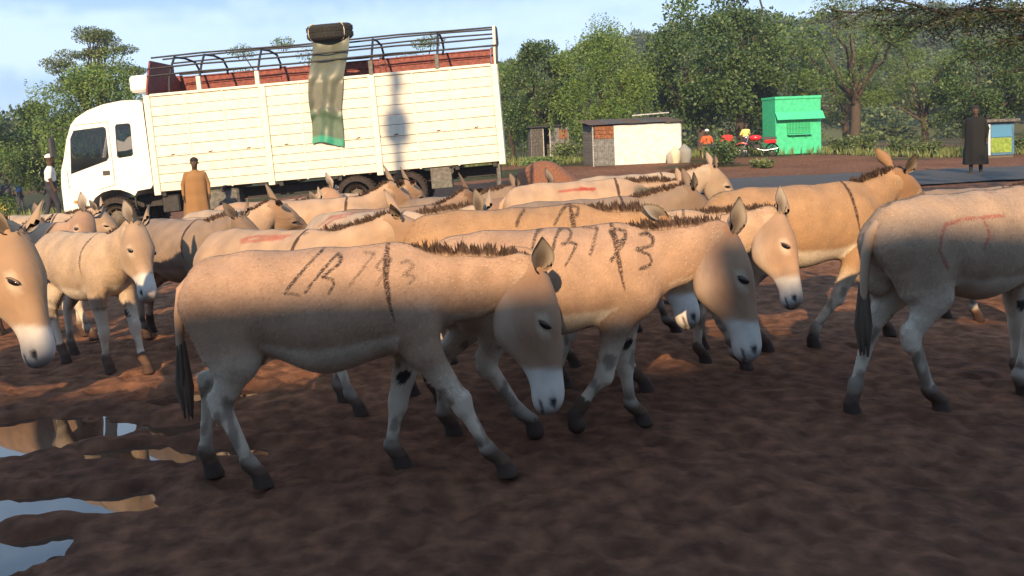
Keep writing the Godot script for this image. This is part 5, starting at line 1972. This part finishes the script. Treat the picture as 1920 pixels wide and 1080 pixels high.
# a big acacia standing right of the frame; its low branches reach into the top right corner
func make_near_tree() -> void:
	rng.seed = 909
	var o := thing("overhanging_acacia", "dark acacia boughs hanging into the top right corner", "tree")
	o.position = Vector3(9.4, 0, -14.0)
	var tr := MB.new()
	var cr := MB.new()
	var bark := Color(0.10, 0.075, 0.055)
	limb(tr, Vector3(0, -0.3, 0), Vector3(0.2, 2.6, 0.2), 0.26, 0.19, bark, 0.05)
	var fork := Vector3(0.2, 2.5, 0.2)
	var tips := [Vector3(-4.5, 3.30, 0.3), Vector3(-3.6, 3.15, -0.5), Vector3(-2.8, 3.12, 0.6), Vector3(-2.2, 3.3, -1.0), Vector3(-1.9, 2.75, 0.2), Vector3(-3.4, 3.7, 0.9), Vector3(-1.7, 2.3, 0.9), Vector3(1.8, 4.6, 0.8), Vector3(0.4, 5.2, -1.5), Vector3(-1.0, 4.8, 1.2), Vector3(2.4, 4.2, -1.6), Vector3(0.8, 4.5, 2.2)]
	for t in tips:
		var m: Vector3 = fork.lerp(t, 0.5) + Vector3(0, 0.35, 0)
		limb(tr, fork, m, 0.055, 0.032, bark, 0.2)
		limb(tr, m, t, 0.032, 0.012, bark, 0.2)
		for k in 44:
			var b: Vector3 = m.lerp(t, rng.randf_range(0.1, 1.0))
			var e := b + Vector3(rng.randfn() * 0.42, rng.randf_range(-0.42, 0.25), rng.randfn() * 0.42)
			tr.tube([b, b.lerp(e, 0.5) + Vector3(rng.randfn(), rng.randfn(), rng.randfn()) * 0.05, e], [0.009, 0.006, 0.003], 4, bark)
			for q in 34:
				var p := b.lerp(e, rng.randf_range(0.15, 1.05)) + Vector3(rng.randfn(), rng.randfn(), rng.randfn()) * 0.035
				var al := Vector3(rng.randfn(), rng.randfn() * 0.6 - 0.2, rng.randfn()).normalized()
				var w := al.cross(Vector3(rng.randfn(), rng.randfn(), rng.randfn())).normalized()
				leaf(cr, p, al * rng.randf_range(0.035, 0.085), w * 0.011, Color(0.022, 0.042, 0.012).lerp(Color(0.06, 0.09, 0.024), rng.randf()))
	part("trunk", tr, M.bark, o)
	part("crown", cr, M.leaf, o)


func make_people() -> void:
	make_person("person", "person in long brown robe standing before the lorry side", {"robe": Color(0.24, 0.13, 0.05), "shirt": Color(0.24, 0.13, 0.05), "sleeve": 1, "trousers": Color(0.30, 0.18, 0.07)}, Vector3(-6.95, land(-6.95, -20.0), -20.0), -1.2)
	make_person("person", "person in white cap and white shirt by the lorry bumper", {"shirt": Color(0.70, 0.69, 0.66), "trousers": Color(0.03, 0.03, 0.04), "hat": Color(0.75, 0.72, 0.62), "sleeve": 0, "stride": 0.1}, Vector3(-11.3, land(-11.3, -22.3), -22.3), 0.5)
	make_person("person", "person in blue shirt walking at the far left roadside", {"shirt": Color(0.10, 0.20, 0.55), "trousers": Color(0.05, 0.05, 0.07), "cell": 0.03, "hat": Color(0.5, 0.45, 0.38)}, Vector3(-25.2, land(-25.2, -46.5), -46.5), 0.8)
	make_person("person", "person in dark clothes at the left picture edge", {"shirt": Color(0.05, 0.06, 0.09), "trousers": Color(0.05, 0.05, 0.06), "cell": 0.03}, Vector3(-26.1, land(-26.1, -47.0), -47.0), 2.0)
	make_person("person", "person in long dark clothes standing at the right by the road", {"shirt": Color(0.007, 0.008, 0.007), "robe": Color(0.007, 0.007, 0.006), "trousers": Color(0.015, 0.013, 0.012), "sleeve": 1, "stride": 0.07, "scale": 1.03}, Vector3(12.12, land(12.12, -23.6), -23.6), -2.2)
	make_person("person", "person in orange shirt and white cap seated on the bench", {"shirt": Color(0.62, 0.10, 0.03), "hat": Color(0.8, 0.8, 0.76), "sit": true, "cell": 0.03}, Vector3(8.75, 0.28, -40.2), -1.4)
	make_person("person", "person in red shirt seated on the bench", {"shirt": Color(0.58, 0.03, 0.03), "sit": true, "cell": 0.03}, Vector3(9.65, 0.28, -40.2), -1.7)
	make_person("person", "person in yellow shirt standing behind the motorcycle", {"shirt": Color(0.72, 0.60, 0.20), "trousers": Color(0.03, 0.03, 0.05), "cell": 0.03, "lean": 0.1, "scale": 0.9}, Vector3(10.45, 0.2, -40.2), -1.2)


func make_herd() -> void:
	var f1 := fur("fur_front", [[Color(0.10, 0.09, 0.085), 0.010, 1.0, [[Vector2(0.032, 1.149), Vector2(-0.019, 1.093), Vector2(-0.078, 1.027), Vector2(-0.127, 0.968)], [Vector2(-0.026, 0.971), Vector2(0.042, 1.055), Vector2(0.109, 1.130), Vector2(0.133, 1.106), Vector2(0.119, 1.082), Vector2(0.051, 1.036)], [Vector2(0.051, 1.036), Vector2(0.100, 1.024), Vector2(0.109, 0.998), Vector2(0.084, 0.959)]]], [Color(0.10, 0.09, 0.085), 0.010, 0.32, [[Vector2(-0.127, 0.968), Vector2(-0.090, 0.966), Vector2(-0.050, 0.957)], [Vector2(0.227, 1.130), Vector2(0.287, 1.122), Vector2(0.233, 1.056), Vector2(0.176, 0.985)], [Vector2(0.368, 1.096), Vector2(0.331, 1.100), Vector2(0.299, 1.064), Vector2(0.323, 1.050), Vector2(0.357, 1.071), Vector2(0.368, 1.096)], [Vector2(0.362, 1.076), Vector2(0.302, 0.980)], [Vector2(0.415, 1.076), Vector2(0.450, 1.082), Vector2(0.477, 1.061), Vector2(0.453, 1.036), Vector2(0.422, 1.023)], [Vector2(0.430, 1.022), Vector2(0.472, 1.018), Vector2(0.481, 0.997), Vector2(0.450, 0.976)]]], [Color(0.66, 0.47, 0.33), 0.05, 0.035, [[Vector2(0.669, 1.019), Vector2(0.677, 0.925)], [Vector2(0.789, 1.022), Vector2(0.837, 0.969)]]]], 1)
	var f2 := fur("fur_second", [[Color(0.10, 0.09, 0.085), 0.010, 0.75, [[Vector2(-0.025, 1.155), Vector2(-0.065, 1.138), Vector2(-0.080, 1.116), Vector2(-0.108, 1.046)], [Vector2(0.001, 1.035), Vector2(0.026, 1.105), Vector2(0.053, 1.143), Vector2(0.093, 1.155), Vector2(0.121, 1.134), Vector2(0.108, 1.104), Vector2(0.059, 1.075)], [Vector2(0.059, 1.075), Vector2(0.110, 1.084), Vector2(0.135, 1.071), Vector2(0.105, 1.022), Vector2(0.063, 0.967)]]], [Color(0.10, 0.09, 0.085), 0.0125, 0.75, [[Vector2(0.490, 1.097), Vector2(0.533, 1.103), Vector2(0.563, 1.076), Vector2(0.554, 1.043), Vector2(0.508, 1.034), Vector2(0.454, 1.030)], [Vector2(0.468, 1.024), Vector2(0.526, 0.996), Vector2(0.540, 0.967), Vector2(0.528, 0.939), Vector2(0.465, 0.927)], [Vector2(0.329, 1.124), Vector2(0.372, 1.134), Vector2(0.414, 1.120), Vector2(0.405, 1.087), Vector2(0.373, 1.068), Vector2(0.345, 1.084), Vector2(0.329, 1.124)], [Vector2(0.396, 1.076), Vector2(0.354, 1.027), Vector2(0.307, 0.978)]]], [Color(0.10, 0.09, 0.085), 0.012, 0.5, [[Vector2(0.189, 1.148), Vector2(0.265, 1.142), Vector2(0.234, 1.081), Vector2(0.201, 1.011)]]]], 2)
	var f3 := fur("fur_right", [[Color(0.78, 0.14, 0.12), 0.013, 0.30, [[Vector2(-0.437, 0.952), Vector2(-0.384, 1.010), Vector2(-0.260, 1.029), Vector2(0.014, 1.031)], [Vector2(-0.437, 0.952), Vector2(-0.451, 0.884), Vector2(-0.386, 0.783)], [Vector2(-0.134, 1.025), Vector2(-0.123, 0.941), Vector2(-0.170, 0.861)]]]], 3)
	var f6 := fur("fur_shaggy", [[Color(0.10, 0.09, 0.085), 0.012, 0.6, [[Vector2(0.066, 1.141), Vector2(0.033, 1.108), Vector2(0.009, 1.055)], [Vector2(0.235, 1.051), Vector2(0.285, 1.121), Vector2(0.327, 1.157)], [Vector2(0.327, 1.157), Vector2(0.396, 1.141), Vector2(0.379, 1.101), Vector2(0.331, 1.081)]]]], 6)
	var f12 := fur("fur_red", [[Color(0.78, 0.14, 0.12), 0.014, 0.24, [[Vector2(-0.163, 1.092), Vector2(-0.043, 1.116), Vector2(0.106, 1.116), Vector2(0.252, 1.123)], [Vector2(-0.148, 1.078), Vector2(0.055, 1.098), Vector2(0.212, 1.108)]]]], 12)
	var f13 := fur("fur_red_two", [[Color(0.78, 0.14, 0.12), 0.014, 0.24, [[Vector2(-0.422, 1.046), Vector2(-0.360, 1.112), Vector2(-0.229, 1.135), Vector2(-0.145, 1.140)], [Vector2(-0.378, 1.034), Vector2(-0.287, 1.104), Vector2(-0.174, 1.122)]]]], 13)
	var f8 := fur("fur_far_red", [[Color(0.78, 0.14, 0.12), 0.016, 0.35, [[Vector2(-0.191, 1.071), Vector2(-0.038, 1.083), Vector2(0.153, 1.083)], [Vector2(0.010, 1.095), Vector2(0.128, 1.070)]]], [Color(0.42, 0.50, 0.52), 0.07, 0.7, [[Vector2(0.55, 1.02), Vector2(0.72, 1.0)]]]], 8)
	var plain := fur("fur_plain", [], 20)
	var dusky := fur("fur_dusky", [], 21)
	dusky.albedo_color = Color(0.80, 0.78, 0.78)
	var pale_fur := fur("fur_pale", [], 22, 0.6)
	var front := make_donkey({"hairs": 22000, "cell": 0.016, "seed": 1, "coat": Color(0.455, 0.285, 0.182), "belly": 0.03, "head": 1.13, "ear_wide": 0.066, "legs": [[Vector2(-0.400, 0.640), Vector2(-0.500, 0.415), Vector2(-0.390, 0.120), Vector2(-0.330, 0.000)], [Vector2(-0.420, 0.640), Vector2(-0.610, 0.470), Vector2(-0.660, 0.130), Vector2(-0.630, 0.000)], [Vector2(0.500, 0.640), Vector2(0.670, 0.365), Vector2(0.785, 0.135), Vector2(0.870, 0.000)], [Vector2(0.420, 0.630), Vector2(0.335, 0.335), Vector2(0.290, 0.115), Vector2(0.335, 0.000)]], "poll": Vector3(1.03, 0.975, 0.03), "nose": Vector3(0.15, -1.0, 0.12), "ears": [Vector3(-0.72, 0.22, 0.70), Vector3(-0.62, -0.55, -0.40)], "ear_open": [Vector3(0.1, 0.35, 1.0), Vector3(0, 0.5, -0.8)], "ear_len": 0.23})
	put_donkey(front, f1, "foremost donkey walking right with dark hand-painted letters, its back lit", Vector3(-0.954, 0.000, -4.413), 0.000, 0.995, "donkeys of the herd")
	var second := make_donkey({"hairs": 22000, "cell": 0.016, "seed": 2, "head": 1.12, "ear_wide": 0.060, "coat": Color(0.455, 0.285, 0.182), "legs": [[Vector2(-0.300, 0.640), Vector2(-0.370, 0.440), Vector2(-0.210, 0.170), Vector2(-0.130, 0.050)], [Vector2(-0.420, 0.640), Vector2(-0.620, 0.440), Vector2(-0.630, 0.125), Vector2(-0.580, 0.000)], [Vector2(0.345, 0.640), Vector2(0.270, 0.345), Vector2(0.145, 0.190), Vector2(0.100, 0.070)], [Vector2(0.430, 0.630), Vector2(0.410, 0.340), Vector2(0.435, 0.120), Vector2(0.500, 0.000)]], "poll": Vector3(0.955, 1.045, 0.03), "nose": Vector3(0.19, -1.0, 0.22), "ears": [Vector3(-0.85, 0.30, 0.42), Vector3(-0.72, 0.42, -0.5)], "ear_open": [Vector3(0.1, 0.45, 1.0), Vector3(0, 0.5, -0.8)]})
	put_donkey(second, f2, "second donkey walking right, bold dark painted digits on its shoulder", Vector3(0.191, 0.000, -4.912), 0.035, 0.993, "donkeys of the herd")
	var right_one := make_donkey({"hairs": 22000, "cell": 0.016, "seed": 3, "coat": Color(0.43, 0.30, 0.205), "legs": [[Vector2(-0.400, 0.640), Vector2(-0.520, 0.430), Vector2(-0.400, 0.130), Vector2(-0.320, 0.000)], [Vector2(-0.420, 0.640), Vector2(-0.600, 0.460), Vector2(-0.720, 0.160), Vector2(-0.750, 0.000)], FORE_BACK, FORE], "tail": -0.05})
	put_donkey(right_one, f3, "greyish donkey cut off by the right edge, red painted mark on its flank", Vector3(2.649, 0.000, -5.199), 0.349, 1.060, "donkeys of the herd")
	var brown_one := make_donkey({"hairs": 15000, "cell": 0.019, "seed": 4, "coat": FUR_BROWN, "legs": [HIND_FORTH, HIND_BACK, [Vector2(0.400, 0.640), Vector2(0.270, 0.350), Vector2(0.100, 0.140), Vector2(0.080, 0.000)], FORE_FORTH], "poll": Vector3(0.86, 1.15, -0.14), "nose": Vector3(0.75, -0.62, -0.55), "ears": [Vector3(-0.8, 0.4, 0.4), Vector3(-0.75, 0.2, -0.5)], "ear_open": [Vector3(-0.5, -0.2, 1.0), Vector3(0, 0.5, -0.8)]})
	put_donkey(brown_one, plain, "brown donkey walking away right with head turned from the camera", Vector3(2.088, 0.000, -6.682), 0.140, 1.041, "donkeys of the herd")
	var faced := make_donkey({"hairs": 15000, "cell": 0.019, "seed": 5, "coat": FUR_SAND, "poll": Vector3(0.985, 1.07, 0.04), "nose": Vector3(0.20, -0.97, 0.45), "ears": [Vector3(-0.95, 0.22, 0.25), Vector3(-0.95, 0.2, -0.3)]})
	put_donkey(faced, pale_fur, "donkey whose lit face shows right of the second donkey's head", Vector3(0.861, 0.000, -6.295), -0.209, 0.942, "donkeys of the herd")
	var shaggy := make_donkey({"hairs": 15000, "cell": 0.019, "seed": 6, "coat": Color(0.42, 0.245, 0.125), "legs": [HIND, HIND_BACK, FORE_FORTH, FORE_BACK], "poll": Vector3(0.90, 1.0, 0.0), "nose": Vector3(0.25, -1.0, 0.35), "ears": [Vector3(-0.5, -0.6, 0.5), Vector3(-0.6, -0.3, -0.5)]})
	put_donkey(shaggy, f6, "shaggy brown donkey with dark marks, between the second donkey and the far ones", Vector3(0.005, 0.000, -5.718), 0.035, 1.040, "donkeys of the herd")
	var rear_red := make_donkey({"cell": 0.024, "ear_wide": 0.043, "ear_len": 0.20, "seed": 12, "coat": FUR_SAND, "poll": Vector3(0.80, 1.16, -0.30), "nose": Vector3(0.45, -0.55, -0.62), "ears": [Vector3(-0.72, 0.35, 0.62), Vector3(-0.75, 0.3, -0.55)], "ear_open": [Vector3(-0.2, -0.7, 0.7), Vector3(-0.2, -0.7, -0.7)]})
	put_donkey(rear_red, f12, "donkey with red streak along its back just behind the foremost donkey", Vector3(-1.558, -0.000, -5.859), -0.559, 0.968, "donkeys of the herd")
	var rear_red_two := make_donkey({"cell": 0.022, "seed": 13, "coat": FUR_GREY, "poll": Vector3(0.95, 1.10, -0.1)})
	put_donkey(rear_red_two, f13, "pale donkey with red smear on its loin, centre of the herd", Vector3(-1.097, 0.000, -7.051), -0.524, 0.963, "donkeys of the herd")
	var staring := make_donkey({"hairs": 14000, "cell": 0.021, "seed": 16, "coat": Color(0.48, 0.345, 0.23), "legs": [HIND_FORTH, HIND, FORE, FORE_FORTH], "poll": Vector3(0.84, 1.19, -0.02), "nose": Vector3(0.62, -0.85, 0.22), "ears": [Vector3(-0.95, 0.25, 0.30), Vector3(-0.95, 0.25, -0.30)]})
	put_donkey(staring, pale_fur, "donkey at left turning its pale face toward the camera", Vector3(-3.381, -0.000, -7.075), -0.663, 0.910, "donkeys of the herd")
	var cropped := make_donkey({"hairs": 14000, "cell": 0.021, "seed": 17, "coat": Color(0.47, 0.315, 0.195), "legs": [HIND, HIND, FORE_BACK, FORE_BACK], "poll": Vector3(0.90, 1.06, 0.03), "nose": Vector3(0.33, -0.93, 0.18), "ears": [Vector3(-0.7, 0.0, 0.7), Vector3(-0.75, 0.3, -0.5)]})
	put_donkey(cropped, plain, "donkey cut off by the left edge, only its lowered head in view", Vector3(-3.813, -0.000, -5.180), -0.105, 1.127, "donkeys of the herd")
	var far_a := make_donkey({"cell": 0.024, "ear_wide": 0.043, "ear_len": 0.20, "seed": 31, "coat": FUR_GREY, "poll": Vector3(0.92, 1.14, 0.0), "nose": Vector3(0.6, -0.8, -0.1)})
	put_donkey(far_a, dusky, "grey donkey behind the one staring at the camera", Vector3(-2.886, -0.000, -7.771), -0.628, 0.922, "donkeys of the herd")
	var far_b := make_donkey({"cell": 0.024, "ear_wide": 0.043, "ear_len": 0.20, "seed": 32, "coat": FUR_SAND, "poll": Vector3(0.74, 1.20, -0.22), "nose": Vector3(0.35, -0.55, -0.75), "ears": [Vector3(-0.70, 0.3, 0.65), Vector3(-0.78, 0.3, -0.5)], "ear_open": [Vector3(-0.2, -0.8, 0.6), Vector3(-0.2, -0.8, -0.6)]})
	put_donkey(far_b, pale_fur, "donkey with raised ears right of the front wheel, head turned away", Vector3(-2.845, -0.000, -8.023), -0.140, 0.914, "donkeys of the herd")
	var far_c := make_donkey({"cell": 0.022, "seed": 33, "coat": FUR_TAN, "poll": Vector3(0.74, 1.19, 0.05), "nose": Vector3(0.45, -0.62, 0.62), "ears": [Vector3(-0.9, 0.3, 0.5), Vector3(-0.9, 0.3, -0.5)]})
	put_donkey(far_c, plain, "donkey whose brown face looks out over the staring donkey's back", Vector3(-4.400, -0.000, -8.289), -0.349, 0.908, "donkeys of the herd")
	var far_red := make_donkey({"cell": 0.024, "ear_wide": 0.043, "ear_len": 0.20, "seed": 34, "coat": FUR_SAND, "poll": Vector3(0.93, 1.02, 0.0), "nose": Vector3(0.5, -0.85, 0.0)})
	put_donkey(far_red, f8, "far donkey with red marks on its back and bluish neck, behind the shaggy one", Vector3(0.622, 0.000, -8.564), 0.070, 1.042, "donkeys of the herd")
	put_donkey(far_a, plain, "farthest donkey in front of the white shed", Vector3(1.334, 0.005, -10.161), 0.087, 1.006, "donkeys of the herd")
	put_donkey(far_a, dusky, "shadowed donkey between the shaggy one and the red marked far one", Vector3(0.534, 0.000, -7.243), 0.105, 0.974, "donkeys of the herd")
	put_donkey(far_b, plain, "donkey with bristling mane before the rear wheel, ears spread", Vector3(-1.910, -0.000, -8.685), 0.000, 0.983, "donkeys of the herd")
	put_donkey(far_b, dusky, "brownish donkey head and ears below the mudguard", Vector3(-1.086, 0.000, -7.955), 0.070, 0.929, "donkeys of the herd")
	put_donkey(far_c, plain, "donkey far back below the lorry's middle, only ear tips showing", Vector3(-2.676, -0.002, -9.937), 0.140, 0.921, "donkeys of the herd")
	put_donkey(far_b, pale_fur, "donkey at the rear wheel with two upright ears", Vector3(-1.946, -0.003, -10.609), -0.070, 0.928, "donkeys of the herd")
	put_donkey(far_a, dusky, "donkey in shade below the lorry tail", Vector3(-0.821, 0.000, -9.112), 0.209, 0.931, "donkeys of the herd")
	put_donkey(far_c, dusky, "donkey with one pale ear left of the red marked far donkey", Vector3(-0.297, 0.000, -8.862), 0.052, 0.911, "donkeys of the herd")
	put_donkey(far_c, dusky, "small far donkey head near the left edge", Vector3(-5.278, -0.000, -8.993), -0.070, 0.827, "donkeys of the herd")
	put_donkey(far_a, plain, "brown donkey back showing below the lorry cab corner", Vector3(-5.691, -0.022, -10.821), -0.140, 0.855, "donkeys of the herd")
	put_donkey(far_a, dusky, "farther grey donkey back right of the brown donkey", Vector3(4.356, 0.000, -8.593), -0.070, 0.841, "donkeys of the herd")
	put_donkey(far_a, plain, "donkey back in the gap behind the red smeared donkey", Vector3(-2.755, -0.000, -9.036), -0.175, 0.906, "donkeys of the herd")
	put_donkey(far_b, plain, "donkey back mostly hidden behind the red marked right-edge donkey", Vector3(4.159, 0.000, -7.341), 0.105, 0.915, "donkeys of the herd")
